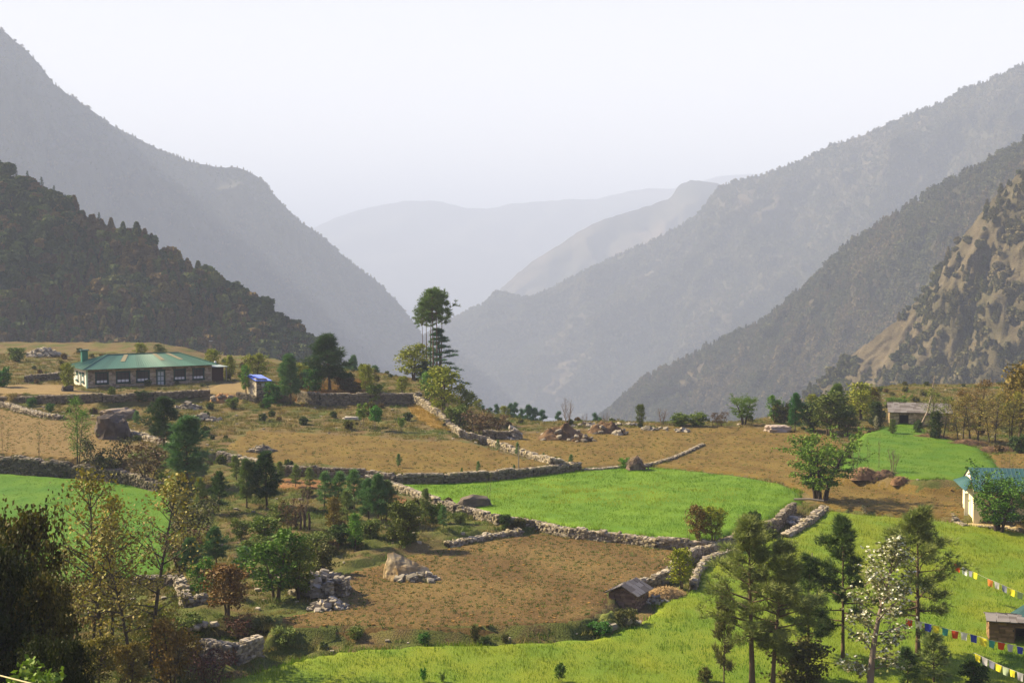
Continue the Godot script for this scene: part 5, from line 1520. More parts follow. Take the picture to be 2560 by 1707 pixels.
	var P := [
		# round the lodge
		["leafy", "small_tree", 170, 978, 66, "small yellow-green tree at the gable end of the long lodge", "tree", 0.75, YEL],
		["bush", "bush", 43, 905, 34, "round bush on the brown rise behind the lodge", "bush", 1.2, YEL],
		["bush", "bush", 3, 968, 46, "bright green bush at the edge of the view by the lodge yard", "bush", 1.0, GRN],
		["leafy", "small_tree", 352, 900, 40, "olive tree peeping over the ridge of the green roof", "tree", 1.2, YEL],
		["leafy", "small_tree", 398, 900, 36, "dark tree peeping over the ridge of the green roof", "tree", 1.3, DRK],
		["leafy", "small_tree", 530, 940, 62, "yellowish tree behind the porch of the lodge", "tree", 0.9, YEL],
		["leafy", "small_tree", 575, 950, 58, "thin olive tree on open ground between lodge and outhouse", "tree", 0.7, YEL],
		["leafy", "broadleaf_tree", 640, 955, 66, "wide yellow-green tree behind the blue-roofed outhouse", "tree", 1.2, YEL],
		["leafy", "small_tree", 615, 985, 68, "dark green tree on a thin trunk beside the blue roof", "tree", 0.6, GRN],
		["bush", "bush", 683, 1008, 48, "bright green bush at the shaded side of the outhouse", "bush", 0.9, GRN],
		["bush", "bush", 668, 1022, 26, "small green bush below the outhouse corner", "bush", 1.0, GRN],
		["pine", "blue_pine", 727, 1012, 118, "broad blue-green pine between the outhouse and the long dark wall", "pine tree", 1.15, BLU],
		["bush", "bush", 783, 982, 62, "glossy green bush in the rust-red bracken", "bush", 0.8, GRN],
		["leafy", "small_tree", 760, 962, 52, "olive bush-like tree behind the bracken", "tree", 1.3, YEL],
		["pine", "dark_pine", 824, 980, 136, "dark full-crowned pine standing alone in the bracken", "pine tree", 1.56, DRK],
		["leafy", "small_tree", 917, 988, 72, "yellow-green tree on a slim trunk above the long wall", "tree", 0.7, YEL],
		["leafy", "small_tree", 908, 958, 45, "yellow-topped tree at the back of the bracken shelf", "tree", 0.7, YEL],
		["bush", "bush", 936, 1008, 44, "round olive bush in front of the long dark wall", "bush", 1.1, YEL],
		["bush", "rust_bush", 752, 975, 34, "rust-red bush nearest the blue-green pine", "bush", 1.2, RST],
		["bush", "rust_bush", 862, 980, 34, "rust-red bush close beside the lone dark pine", "bush", 1.3, RST],
		["bush", "dark_bush", 868, 978, 44, "dark bush between the lone pine and the yellow trees", "bush", 0.8, DRK],
		["bush", "rust_bush", 890, 985, 28, "rust-red bush under the slim-trunked yellow tree", "bush", 1.4, RST],
		["bush", "rust_bush", 845, 962, 30, "rust-red bush at the back of the lone dark pine", "bush", 1.5, RST],
		# the knoll
		["leafy", "round_tree", 1005, 985, 42, "small round tree where the long dark wall ends", "tree", 1.1, YEL],
		["leafy", "round_tree", 1075, 1000, 70, "mid-green tree just under the knoll pines", "tree", 1.1, GRN],
		["leafy", "big_round_tree", 1112, 1036, 112, "big yellow-green tree beside the sunlit climbing wall", "tree", 1.15, YEL],
		["leafy", "round_tree", 1158, 1040, 72, "grey-green tree on the valley side of the big yellow-green tree", "tree", 0.8, DRK],
		["bush", "bush", 1140, 1072, 54, "green bush tangled on the climbing wall", "bush", 1.1, A],
		["scrub", "rust_scrub", 1190, 1085, 58, "dark rust-brown scrub below the golden tree", "bush", 1.5, BRN],
		["scrub", "rust_scrub", 1235, 1082, 44, "rust-brown scrub trailing toward the brink", "bush", 1.7, BRN],
		# bank below the knoll
		["sapling", "sapling_clump", 905, 1068, 58, "bright green sapling clump on the grassy bank, the one nearer the outhouse", "sapling", 0.9, A],
		["sapling", "sapling_clump", 937, 1078, 62, "bright green sapling clump with dark feet on the grassy bank", "sapling", 1.0, GRN],
		["sapling", "sapling_clump", 1003, 1080, 36, "lone small green sapling at the foot of the orange straw", "sapling", 1.0, A],
		# the brink
		["bare", "bare_tree", 1418, 1076, 78, "bare grey tree fanning up beside the earth mound", "tree", 0.75, A],
		["bare", "bare_bush", 1462, 1070, 34, "dead-looking bare bush behind the earth mound", "bush", 1.0, A],
		["bare", "bare_bush", 1515, 1064, 30, "spreading bare shrub behind the stony mound", "bush", 1.3, A],
		["leafy", "ivy_tree", 1601, 1068, 54, "dark ivy-clad tree with a leaning trunk on the field edge", "tree", 0.65, DRK],
		["bare", "bare_bush", 1655, 1062, 40, "pale twiggy shrub between the ivy-clad tree and the umbrella pine", "bush", 1.5, A],
		["tall_pine", "umbrella_pine", 1722, 1052, 84, "small umbrella pine alone against the forested ridge", "pine tree", 1.35, A],
		["leafy", "small_tree", 1778, 1054, 48, "thin yellow-topped tree next to the umbrella pine", "tree", 0.7, YEL],
		["bush", "bush", 1702, 1066, 30, "low yellow-green bush at the foot of the umbrella pine", "bush", 1.7, YEL],
		["bush", "bush", 1745, 1066, 32, "low olive bush right of the umbrella pine trunk", "bush", 1.5, YEL],
		["scrub", "scrub", 1800, 1066, 34, "brown scrub beside the spreading green tree", "bush", 1.4, BRN],
		["feather", "spreading_tree", 1860, 1062, 62, "spreading light-green tree on the far field edge", "tree", 1.05, A],
		["leafy", "small_tree", 1937, 1058, 64, "dark green tree on a slender stem beyond the brown field", "tree", 0.8, GRN],
		["bush", "dark_bush", 1955, 1058, 46, "dark reddish bush tucked behind the slender tree", "bush", 1.1, BRN],
		["pine", "cone_tree", 1988, 1080, 92, "cone-shaped green tree with a bare foot by the white rock", "tree", 0.85, GRN],
		["bush", "dark_bush", 2028, 1078, 68, "dark bush beside the cone-shaped tree", "bush", 0.9, DRK],
		["leafy", "yellow_tree", 2030, 1045, 56, "pale yellow-green tree behind the dark bush", "tree", 0.8, YEL],
		["leafy", "dark_tree", 2070, 1088, 100, "dark bushy tree in front of the pale crags", "tree", 1.45, DRK],
		["pine", "cone_tree", 2096, 1070, 104, "pointed green tree rising from the dark bushy tree", "tree", 1.1, YEL],
		["leafy", "dark_tree", 2118, 1090, 62, "low dark tree beside the corner of the deep green field", "tree", 1.3, DRK],
		["leafy", "round_tree", 2152, 1050, 84, "round olive-green tree above the dark bushes", "tree", 1.5, YEL],
		["leafy", "brown_tree", 2188, 1045, 72, "brownish upright tree next to the round olive tree", "tree", 0.6, BRN],
		["dense", "dark_bush", 2192, 1068, 58, "dense dark green bush beside the stone hut", "bush", 0.85, DRK],
		["feather", "spreading_tree", 2245, 1042, 46, "flat-topped pale green tree behind the stone hut", "tree", 1.4, A],
		["blossom", "flowering_shrub", 2188, 1080, 40, "white flowering shrub by the deep green field", "shrub", 1.2, A],
		["leafy", "small_tree", 2232, 1088, 36, "little grey-green tree on the grass before the stone hut", "tree", 1.0, DRK],
		["bush", "bush", 2295, 1085, 32, "cone of a dark shrub below the bare leaning pole", "bush", 0.7, DRK],
		["airy", "brown_tree", 2350, 1098, 126, "full olive tree beside the slate roof", "tree", 1.35, Color(0.8, 0.95, 0.8)],
		["dense", "dark_bush", 2340, 1100, 66, "dark ivy bush at the foot of the full olive tree", "bush", 0.6, DRK],
		["airy", "brown_tree", 2440, 1105, 158, "tall rust-brown tree, highest of the grove above the deep green field", "tree", 1.35, BRN],
		["airy", "brown_tree", 2405, 1104, 122, "brown-green tree of the grove, next to the full olive one", "tree", 1.2, A],
		["airy", "brown_tree", 2485, 1112, 136, "olive-brown tree in the middle of the grove", "tree", 1.4, A],
		["airy", "brown_tree", 2528, 1115, 134, "yellow-green tree of the grove above the small brown field", "tree", 1.3, YEL],
		["leafy", "tall_tree", 2552, 1096, 175, "tall dark tree with a rusty crown at the end of the grove", "tree", 0.9, BRN],
		["bush", "dark_bush", 2548, 1132, 42, "dark shrub at the end of the grove bank", "bush", 1.2, DRK],
		# in the middle fields
		["feather", "feather_tree", 2052, 1252, 142, "bright green feathery tree with dark twisted trunks by the ruined pen", "tree", 1.2, A],
		["feather", "feather_bush", 2095, 1178, 48, "low green feathery bush behind the feathery tree", "bush", 1.0, A],
		["thin", "thin_tree", 2140, 1178, 92, "thin tree with a few leaves at the bank of brush", "tree", 0.8, A],
		["thin", "bare_sapling", 2172, 1174, 78, "bare forked stem standing on the bank of brush", "tree", 0.35, BRN],
		["thin", "bare_sapling", 2198, 1174, 88, "slim pale leaning stem next to the forked one", "tree", 0.35, A],
		["bare", "dark_bare_tree", 2234, 1184, 60, "small dark gnarled tree on the bank of brush", "tree", 1.0, A],
		["bush", "rust_bush", 2120, 1150, 24, "small round rust-orange bush at the deep green field corner", "bush", 1.0, RST],
		["feather", "feather_tree", 2500, 1336, 130, "feathery green tree in front of the cream house", "tree", 1.25, Color(0.8, 0.9, 0.8)],
		["thin", "thin_tree", 2508, 1195, 66, "slim bare tree on the small brown field", "tree", 0.5, A],
		["thin", "thin_tree", 2530, 1196, 72, "slim leafy tree on the small brown field", "tree", 0.9, YEL],
		["leafy", "round_tree", 1747, 1355, 86, "rounded grey-brown tree by the corner of the barley", "tree", 1.0, Color(0.85, 0.7, 0.85)],
		["leafy", "round_tree", 1783, 1355, 82, "rounded olive tree by the corner of the barley", "tree", 1.0, YEL],
		["thin", "bare_sapling", 1722, 1352, 98, "two bare stems beside the rounded trees", "tree", 0.5, A],
		["leafy", "yellow_tree", 1706, 1474, 96, "yellow leafy tree between the two stone walls", "tree", 1.0, Color(0.95, 1.0, 0.6)],
		["thin", "thin_tree", 1222, 1268, 84, "sparse sapling beside the dark boulder in the barley", "tree", 0.5, A],
		["blossom", "flowering_bush", 2164, 1290, 26, "small white-flowering bush on the field edge", "bush", 1.8, A],
		["bush", "dark_bush", 1888, 1330, 50, "dark bush against the stepping stone wall", "bush", 0.6, DRK],
		# young pines of the middle slope
		["young_pine", "young_pine", 546, 1280, 96, "young pine with a bare foot, the first above the dark ravine", "pine tree", 1.19, DRK],
		["young_pine", "young_pine", 501, 1283, 85, "pale young pine close to the thin brown trees", "pine tree", 1.00, A],
		["pine", "young_pine", 616, 1268, 114, "slender young pine beside the thick dark one", "pine tree", 0.94, A],
		["pine", "thick_pine", 667, 1272, 134, "thick dark pine on a thin trunk under the pale-topped wall", "pine tree", 1.25, DRK],
		["young_pine", "young_pine", 590, 1200, 59, "young pine close against the pale-topped wall", "pine tree", 1.25, A],
		["young_pine", "young_pine", 775, 1222, 50, "feathery young pine against the wall of the soil patch", "pine tree", 1.38, A],
		["young_pine", "young_pine", 810, 1268, 85, "bushy young pine at the end of the soil patch", "pine tree", 1.25, BLU],
		["young_pine", "young_pine", 846, 1272, 90, "young pine on the lower rim of the soil patch", "pine tree", 1.25, BLU],
		["young_pine", "young_pine", 885, 1280, 99, "tall young pine behind the leafy brown tree", "pine tree", 1.25, BLU],
		["pine", "young_pine", 922, 1306, 105, "full young pine, first of the close trio", "pine tree", 1.06, BLU],
		["pine", "young_pine", 945, 1310, 118, "tallest young pine of the close trio", "pine tree", 1.00, BLU],
		["pine", "young_pine", 965, 1306, 101, "young pine of the trio nearest the round dark bush", "pine tree", 1.06, A],
		["leafy", "leafy_tree", 834, 1338, 90, "leafy brown-green tree with two dark stems", "tree", 0.75, BRN],
		["leafy", "leafy_tree", 888, 1374, 82, "small pale-green tree on a white stem", "tree", 0.8, GRN],
		["dense", "round_bush", 1013, 1360, 98, "dense round dark-green bush above the lower field", "bush", 1.0, A],
		["thin", "thin_tree", 979, 1352, 86, "slim yellowish tree touching the round dark bush", "tree", 0.6, YEL],
		["young_pine", "young_pine", 1064, 1310, 85, "young pine by the pale rubble wall", "pine tree", 1.00, A],
		["bush", "bush", 1085, 1312, 50, "yellow-green bush by the pale rubble wall", "bush", 0.9, YEL],
		["young_pine", "young_pine", 1108, 1324, 57, "little pine on a white stem by the pale rubble wall", "pine tree", 1.12, BLU],
		["bare", "bare_bush", 760, 1316, 104, "reddish bare saplings in the middle of the slope", "sapling", 0.6, A],
		["scrub", "dark_scrub", 727, 1325, 72, "dark scrub around the cut stumps", "bush", 0.9, BRN],
		["bush", "bush", 600, 1345, 44, "low green bush in the open grass of the slope", "bush", 1.1, A],
		["bush", "bush", 848, 1362, 44, "dark low bush under the leafy brown-green tree", "bush", 1.4, DRK],
		["bush", "bush", 1150, 1310, 26, "small bush at the crooked part of the rubble wall", "bush", 1.3, A],
		["bush", "bush", 1262, 1318, 30, "bush leaning on the rubble wall above the small bank", "bush", 1.0, DRK],
		["bush", "bush", 1300, 1322, 26, "brownish bush leaning on the rubble wall", "bush", 1.3, BRN],
		["young_pine", "young_pine", 700, 1206, 50, "young pine at the near end of the soil patch", "pine tree", 1.2, A],
		["young_pine", "young_pine", 738, 1218, 54, "pale young pine on the edge of the soil patch", "pine tree", 1.2, A],
		["young_pine", "young_pine", 868, 1300, 70, "short pale pine in front of the tall one behind the brown tree", "pine tree", 1.3, A],
		["young_pine", "young_pine", 905, 1262, 62, "young pine against the crooked start of the rubble wall", "pine tree", 1.3, A],
		["bush", "bush", 700, 1300, 40, "olive bush on the shaded grass of the slope", "bush", 1.4, A],
		["bush", "bush", 660, 1345, 50, "wide olive bush in the middle of the slope", "bush", 1.6, YEL],
		["bush", "bush", 925, 1345, 44, "olive bush in the shade of the close trio of pines", "bush", 1.5, A],
		["bush", "bush", 780, 1385, 50, "mixed green bush above the rust-brown one", "bush", 1.6, A],
		["bush", "bush", 640, 1392, 46, "bush on the rim of the hollow", "bush", 1.6, A],
		["scrub", "dark_scrub", 470, 1350, 110, "dark scrub hanging into the ravine beside the vivid field", "bush", 1.3, DRK],
		["scrub", "dark_scrub", 455, 1420, 90, "dark brown scrub at the bottom of the ravine", "bush", 1.3, BRN],
		# upper slope
		["airy", "green_tree", 192, 1168, 176, "sparse green tree standing before the dark wall under the lodge", "tree", 0.95, Color(0.75, 1.05, 0.8)],
		["pine", "dark_pine", 408, 1124, 125, "round-topped dark pine above the tumbled wall", "pine tree", 1.44, DRK],
		["pine", "big_slope_pine", 466, 1212, 160, "large blue-green pine beside the round-topped one", "pine tree", 1.50, BLU],
		["young_pine", "young_pine", 341, 1066, 37, "little pine on the slope above the round-topped one", "pine tree", 1.25, BLU],
		["scrub", "dark_scrub", 262, 1192, 92, "dark tangled scrub at the foot of the big dark boulder", "bush", 1.3, DRK],
		["scrub", "dark_scrub", 370, 1205, 96, "brown scrub between the boulder and the large pine", "bush", 1.2, BRN],
		["thin", "thin_tree", 96, 1158, 104, "bare thin tree on the pale field edge", "tree", 0.5, A],
		["thin", "thin_tree", 12, 1168, 118, "bare thin tree at the end of the stony bank", "tree", 0.5, A],
		["bush", "bush", 279, 995, 26, "little upright bush on the yard wall", "bush", 0.7, YEL],
		["bush", "bush", 355, 1002, 24, "grey-green bush against the yard wall", "bush", 1.6, DRK],
		["bush", "bush", 76, 1018, 22, "grass-green bush below the yard wall", "bush", 1.1, GRN],
		["bush", "bush", 125, 1030, 20, "small pale bush above the tumbled stones", "bush", 1.2, GRN],
		["bush", "bush", 580, 1020, 24, "olive bush on the slope below the outhouse path", "bush", 1.5, YEL],
		# bottom of the slope
		["pine", "blue_bush_pine", 540, 1418, 96, "soft blue-green pine in the hollow", "pine tree", 1.25, BLU],
		["pine", "blue_bush_pine", 478, 1440, 92, "soft blue-green pine nearer the forked trunks", "pine tree", 1.25, BLU],
		["young_pine", "blue_bush_pine", 610, 1440, 70, "short blue-green pine beside the glossy tree", "pine tree", 1.75, BLU],
		["leafy", "glossy_tree", 690, 1500, 160, "glossy green tree beside the white stone heap", "tree", 1.2, Color(0.62, 0.85, 0.7)],
		["leafy", "glossy_tree", 745, 1495, 128, "glossy olive tree leaning over the white stone heap", "tree", 1.1, Color(0.75, 0.85, 0.7)],
		["bush", "rust_bush", 805, 1432, 64, "rust-brown bush above the white stone heap", "bush", 1.1, BRN],
		["leafy", "rust_tree", 568, 1540, 124, "rust-brown bushy tree over the stone wall corner", "tree", 1.3, RST],
		["leafy", "green_bush_tree", 505, 1492, 92, "green bushy tree behind the rust-brown one", "tree", 0.9, GRN],
		["scrub", "rust_scrub", 602, 1600, 60, "rusty shrub on top of the stone wall corner", "bush", 1.3, RST],
		# thin brown trees in front
		["airy", "thin_brown_tree", 272, 1660, 500, "tall thin brown tree with a straight dark stem before the vivid field", "tree", 1.0, Color(0.95, 0.95, 0.8)],
		["airy", "thin_brown_tree", 352, 1680, 470, "tall thin brown tree with forked leaning trunks before the vivid field", "tree", 1.15, A],
		["airy", "thin_brown_tree", 215, 1640, 330, "shorter brown-leaved tree beside the dark foreground foliage", "tree", 1.0, BRN],
		["leafy", "olive_bush_tree", 240, 1716, 120, "olive bushy tree under the straight dark stem", "tree", 1.3, Color(0.85, 0.8, 0.7)],
		["leafy", "olive_bush_tree", 395, 1640, 120, "yellow-green bushy tree behind the forked trunks", "tree", 1.2, YEL],
		["bush", "bush", 470, 1600, 60, "olive bush in the grass of the hollow", "bush", 1.3, A],
		["bush", "bush", 712, 1612, 40, "green bush over the rounded corner of the grassy bank", "bush", 1.6, A],
		["bush", "bush", 660, 1600, 44, "rusty bush between the wall corner and the grassy bank", "bush", 1.4, BRN],
		["leafy", "rust_tree", 430, 1720, 160, "rusty shrub tree at the foot of the forked trunks", "tree", 0.95, Color(0.95, 0.78, 0.9)],
		["leafy", "rust_tree", 325, 1730, 120, "rusty shrub tree next to the dark foreground foliage", "tree", 0.9, BRN],
		["scrub", "rust_scrub", 530, 1715, 90, "dark rust scrub below the stone wall corner", "bush", 1.4, RST],
		# front trees on the right
		["big_pine", "twin_pine", 1915, 1728, 432, "large twin-trunked pine in the bright grass", "pine tree", 1.15, A],
		["open_pine", "dark_front_pine", 2022, 1660, 265, "dark pine close behind the blossoming tree", "pine tree", 1.15, DRK],
		["open_pine", "dark_front_pine", 2108, 1655, 352, "taller dark pine with its top over the blossoming tree", "pine tree", 0.95, DRK],
		["blossom", "blossom_tree", 2172, 1785, 420, "tree covered in small white blossoms among the front pines", "tree", 1.5, A],
		["open_pine", "leaning_pine", 2296, 1650, 366, "open-branched pine with a bare lower trunk by the prayer flags", "pine tree", 1.2, A],
		["young_pine", "low_pine", 2335, 1716, 130, "low bushy pine under the first prayer flags", "pine tree", 1.5, A],
		["young_pine", "low_pine", 2270, 1720, 100, "low dull pine at the foot of the leaning one", "pine tree", 1.4, DRK],
		["bush", "dark_bush", 2440, 1716, 66, "dark green bush below the lowest flags", "bush", 1.0, DRK],
		["young_pine", "low_pine", 1810, 1722, 250, "sparse brownish young pine beside the twin trunks", "pine tree", 0.5, BRN],
		["bush", "brown_bush", 2000, 1716, 110, "brown bush under the dark front pines", "bush", 1.2, BRN],
		["bush", "small_bush", 1762, 1716, 44, "small brown bush at the lower edge of the bright grass", "bush", 0.8, BRN],
		["sapling", "small_sapling", 1058, 1716, 46, "leafy sprig in the bright grass, tallest of the row", "sapling", 0.7, GRN],
		["sapling", "small_sapling", 1105, 1716, 36, "leafy sprig in the bright grass, bright green", "sapling", 0.8, A],
		["sapling", "small_sapling", 1400, 1716, 58, "dark twiggy sprig in the bright grass", "sapling", 0.9, DRK],
		# along the bank of the lower field
		["bush", "bank_bush", 890, 1600, 28, "low green bush at the corner of the grassy bank", "bush", 1.4, A],
		["bush", "bank_bush", 1058, 1610, 26, "round green bush on the grassy bank below the lower field", "bush", 1.2, GRN],
		["bush", "bank_bush", 1188, 1602, 36, "rusty upright bush on the grassy bank", "bush", 0.7, BRN],
		["bush", "bank_bush", 1212, 1616, 24, "dark spreading bush next to the rusty one", "bush", 1.1, DRK],
		["bush", "bank_bush", 1262, 1606, 20, "brownish tuft of bush further along the grassy bank", "bush", 1.2, BRN],
		["bush", "bank_bush", 1560, 1572, 44, "overgrown brown bush on the bank below the byre", "bush", 1.5, BRN],
		["bush", "bank_bush", 1500, 1590, 34, "green bush on the bank below the byre", "bush", 1.7, GRN],
	]
	for q in P: plant(q[0], q[1], q[2], q[3], q[4], q[5], q[6], "", q[7], q[8])
	for q in [[1245, 1127, 26], [1293, 1140, 32], [1266, 1128, 16], [1358, 1158, 24], [1382, 1165, 20], [1403, 1171, 18], [1427, 1172, 34]]:
		plant("young_pine", "wall_seedling", q[0], q[1], q[2], "small pine seedling growing along the sunlit climbing wall", "seedling", "pine seedlings along the climbing wall", 1.0, BLU)
	for q in [[996, 1170, 34], [1195, 1182, 28], [1155, 1188, 18], [1285, 1180, 18]]:
		plant("young_pine", "field_seedling", q[0], q[1], q[2], "tiny pine seedling in the upper brown field", "seedling", "pine seedlings in the upper field", 1.0, BLU)
	for q in skyline:
		tree("layered", "ridge_pine", q[0], q[1] * 0.9, "pine standing up from the skyline of the dark forested hill", "pine tree", "pines on the skyline of the dark hill", 0.75, DRK)
	# dark leaves close to the viewer
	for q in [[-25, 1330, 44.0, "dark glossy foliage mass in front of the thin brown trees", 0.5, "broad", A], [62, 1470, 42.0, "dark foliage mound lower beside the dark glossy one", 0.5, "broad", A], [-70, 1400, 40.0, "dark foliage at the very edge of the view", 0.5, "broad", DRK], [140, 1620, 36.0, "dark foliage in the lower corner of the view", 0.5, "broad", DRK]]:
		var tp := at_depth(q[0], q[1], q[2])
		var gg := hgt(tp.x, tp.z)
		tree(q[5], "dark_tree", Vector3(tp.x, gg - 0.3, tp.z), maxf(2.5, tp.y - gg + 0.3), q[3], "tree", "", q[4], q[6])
	var tq := at_depth(95, 1660, 34.0)
	tree("sapling", "pale_leaf_sprig", Vector3(tq.x, hgt(tq.x, tq.z) - 0.2, tq.z), maxf(1.2, tq.y - hgt(tq.x, tq.z)), "pale broad-leaved sprig catching light before the dark foliage", "sapling", "", 1.0, Color(1.5, 1.15, 2.2))

	# ------------------------------------------------------------ boulders, heaps, poles, flags
	var bb := base("boulder", gp(985, 1446), 0.0)
	tag(bb, "large pale pointed boulder with an ochre face in the lower field", "boulder")
	part("stone", wedge([[-0.75, -0.2, 0.3], [-0.1, -0.2, 0.75], [2.7, -0.2, 0.35], [2.5, -0.2, -0.9], [0.2, -0.2, -1.3], [-0.7, -0.2, -0.7], [-0.45, 1.5, -0.35], [-0.1, 1.58, -0.45], [2.1, 0.6, -0.25], [0.35, 0.35, 0.85], [-0.55, 0.7, 0.2], [1.9, 0.5, -0.85]], Color(0.26, 0.17, 0.07), Color(0.36, 0.29, 0.18)), mat("boulder", Color(1, 1, 1), 0.9), bb)
	heap("stone_pile", "row of stones piled against the large pale boulder", "stone pile", gp(1055, 1450), Vector3(2.4, 0.5, 1.1), 45, 0.2, 1.0)
	mound("turf_mound", "dark turf skirt under the piled stones of the large boulder", "mound", gp(1040, 1452), Vector3(3.2, 0.5, 1.5), Color(0.07, 0.06, 0.03), Color(0.14, 0.10, 0.05))
	boulder("boulder", "dark smooth boulder at the edge of the barley", gp(1185, 1270), Vector3(2.3, 1.25, 1.3), 0.2, Color(0.09, 0.075, 0.06), Color(0.15, 0.12, 0.09), 22, 0.7, 0.25)
	boulder("boulder", "big dark overhanging boulder above the tumbled wall", gp(283, 1096), Vector3(2.7, 3.0, 2.4), 0.3, Color(0.05, 0.04, 0.035), Color(0.12, 0.095, 0.075), 33, 0.5, 0.35)
	boulder("boulder", "brown rock on the slope beside the big dark boulder", gp(300, 1045), Vector3(3.4, 1.4, 2.2), 0.9, Color(0.13, 0.10, 0.075), Color(0.24, 0.19, 0.14), 34, 0.5, 0.4)
	boulder("boulder", "pale rock at the edge of the far green field", gp(1948, 1080), Vector3(2.6, 1.0, 1.5), 0.1, Color(0.28, 0.22, 0.18), Color(0.42, 0.34, 0.28), 35, 0.4, 0.4)
	boulder("boulder", "small flat pale rock on the grassy bank", gp(878, 1050), Vector3(1.6, 0.5, 1.0), 0.1, Color(0.30, 0.27, 0.22), Color(0.38, 0.34, 0.28), 36, 0.6, 0.3)
	boulder("boulder", "dark round rock by the end of the lodge yard", gp(168, 978), Vector3(1.4, 0.9, 1.0), 0.4, Color(0.05, 0.045, 0.04), Color(0.10, 0.085, 0.07), 37, 0.6, 0.3)
	heap("stone_heap", "heap of whitish stones above the lower field", "stone pile", gp(805, 1478), Vector3(3.6, 1.2, 2.6), 150, 0.34)
	heap("stone_heap", "spill of whitish stones below the white heap", "stone pile", gp(822, 1520), Vector3(2.2, 0.5, 1.8), 50, 0.26)
	wall_along("stone_block_wall", "squared block of whitish stones ending the white heap", PackedVector3Array([gp(812, 1492), gp(838, 1494), gp(856, 1484)]), [0.95], 0.9, 60, 1.25, 1.0)
	heap("stone_heap", "rocky outcrop of stones on the slope below the lodge", "stone pile", gp(468, 1025), Vector3(3.2, 0.8, 1.8), 45, 0.42)
	heap("stone_heap", "second rocky outcrop lower on the slope below the lodge", "stone pile", gp(508, 1052), Vector3(3.8, 0.7, 1.6), 50, 0.4)
	heap("stone_heap", "pile of stones on the brown rise behind the lodge", "stone pile", gp(108, 892), Vector3(5.2, 1.4, 2.4), 80, 0.55)
	heap("stone_heap", "pile of stones ending the dark wall stub", "stone pile", gp(1283, 1098), Vector3(2.0, 1.2, 1.4), 60, 0.34)
	heap("stone_heap", "loose rubble inside the ruined stone pen", "stone pile", gp(1985, 1306), Vector3(2.0, 0.4, 2.6), 60, 0.26)
	heap("stone_heap", "scattered stones before the straw heap", "stone pile", gp(1640, 1508), Vector3(1.6, 0.4, 0.9), 40, 0.17)
	heap("stone_heap", "little white stones in the hollow before the rust tree", "stone pile", gp(480, 1565), Vector3(3.0, 0.3, 1.6), 40, 0.22)
	for q in [[1640, 1075, "flat stone slabs under the ivy-clad tree"], [1460, 1066, "white stones behind the earth mound"], [1560, 1064, "pale stones on the brink beside the stony mound"], [1695, 1080, "two low stones alone on the brown field edge"]]:
		heap("stone_heap", q[2], "stone pile", gp(q[0], q[1]), Vector3(3.0, 0.35, 1.4), 12, 0.42)
	var E0 := Color(0.075, 0.045, 0.025)
	var E1 := Color(0.16, 0.10, 0.055)
	mound("earth_mound", "turf and rock mound under the bare fan-shaped tree", "mound", gp(1405, 1096), Vector3(5.6, 1.6, 3.2), E0, E1, 0.3, 260)
	mound("earth_mound", "low dark end of the mound under the bare tree", "mound", gp(1455, 1103), Vector3(2.6, 0.9, 1.8), E0 * 0.6, E1 * 0.6, 0.2, 260)
	mound("earth_mound", "stony brown mound further along the field edge", "mound", gp(1515, 1082), Vector3(4.4, 1.4, 2.6), E0, E1, 0.1, 260)
	mound("earth_mound", "small dark lump at the end of the stony mound", "mound", gp(1553, 1087), Vector3(1.6, 0.7, 1.2), E0 * 0.6, E1 * 0.5, 0.0, 150)
	mound("earth_mound", "red-brown spoil heap beside the lodge yard", "mound", gp(560, 1000), Vector3(3.6, 1.0, 2.0), Color(0.22, 0.11, 0.05), Color(0.30, 0.17, 0.08))
	mound("earth_mound", "grey mound alone on the slope of the upper field", "mound", gp(655, 1130), Vector3(2.4, 0.9, 1.6), Color(0.10, 0.085, 0.06), Color(0.18, 0.15, 0.10))
	mound("straw_heap", "heap of pale straw beside the slate-roofed byre", "straw heap", gp(1660, 1492), Vector3(3.0, 0.65, 1.9), Color(0.20, 0.125, 0.055), Color(0.30, 0.20, 0.09), 0.3, 900)
	mound("brush_heap", "brown brush heap under the thin trees of the far bank", "brush heap", gp(2162, 1188), Vector3(2.6, 0.8, 1.5), Color(0.14, 0.085, 0.05), Color(0.24, 0.15, 0.085), 0.0, 500)
	mound("brush_heap", "dark brush heap under the gnarled tree", "brush heap", gp(2212, 1190), Vector3(2.8, 0.6, 1.4), Color(0.09, 0.06, 0.04), Color(0.16, 0.10, 0.06), 0.0, 400)
	mound("brush_heap", "flat brush heap on the brown field below the gnarled tree", "brush heap", gp(2252, 1202), Vector3(1.6, 0.45, 1.0), Color(0.14, 0.08, 0.045), Color(0.22, 0.13, 0.07), 0.0, 250)
	for q in [[2330, 1096, "red-brown brush line at the top of the deep green field"], [2420, 1112, "brown brush line under the grove"], [2495, 1128, "brown brush and stones above the small brown field"]]:
		mound("brush_heap", q[2], "brush heap", gp(q[0], q[1]), Vector3(4.5, 0.6, 1.6), Color(0.09, 0.055, 0.032), Color(0.17, 0.105, 0.06), -0.2, 700)
	mound("overgrown_bank", "overgrown green hummock below the byre", "mound", gp(1530, 1572), Vector3(3.6, 1.0, 2.2), Color(0.08, 0.10, 0.025), Color(0.14, 0.15, 0.04), 0.3, 600)
	# haystack on its rack
	var hp := gp(1592, 1180)
	var rack := base("hay_rack", hp, 0.2)
	tag(rack, "little wooden rack on legs holding a dark haystack", "rack")
	panel("deck", rack, Vector3(0.1, 0.55, 0), Vector3(1.9, 0.08, 1.0), lin(0.10, 0.07, 0.05))
	for k in 6: panel("leg", rack, Vector3(-0.75 + 0.85 * (k % 3), 0.2, -0.42 + 0.84 * int(k / 3)), Vector3(0.07, 0.75, 0.07), lin(0.10, 0.075, 0.05))
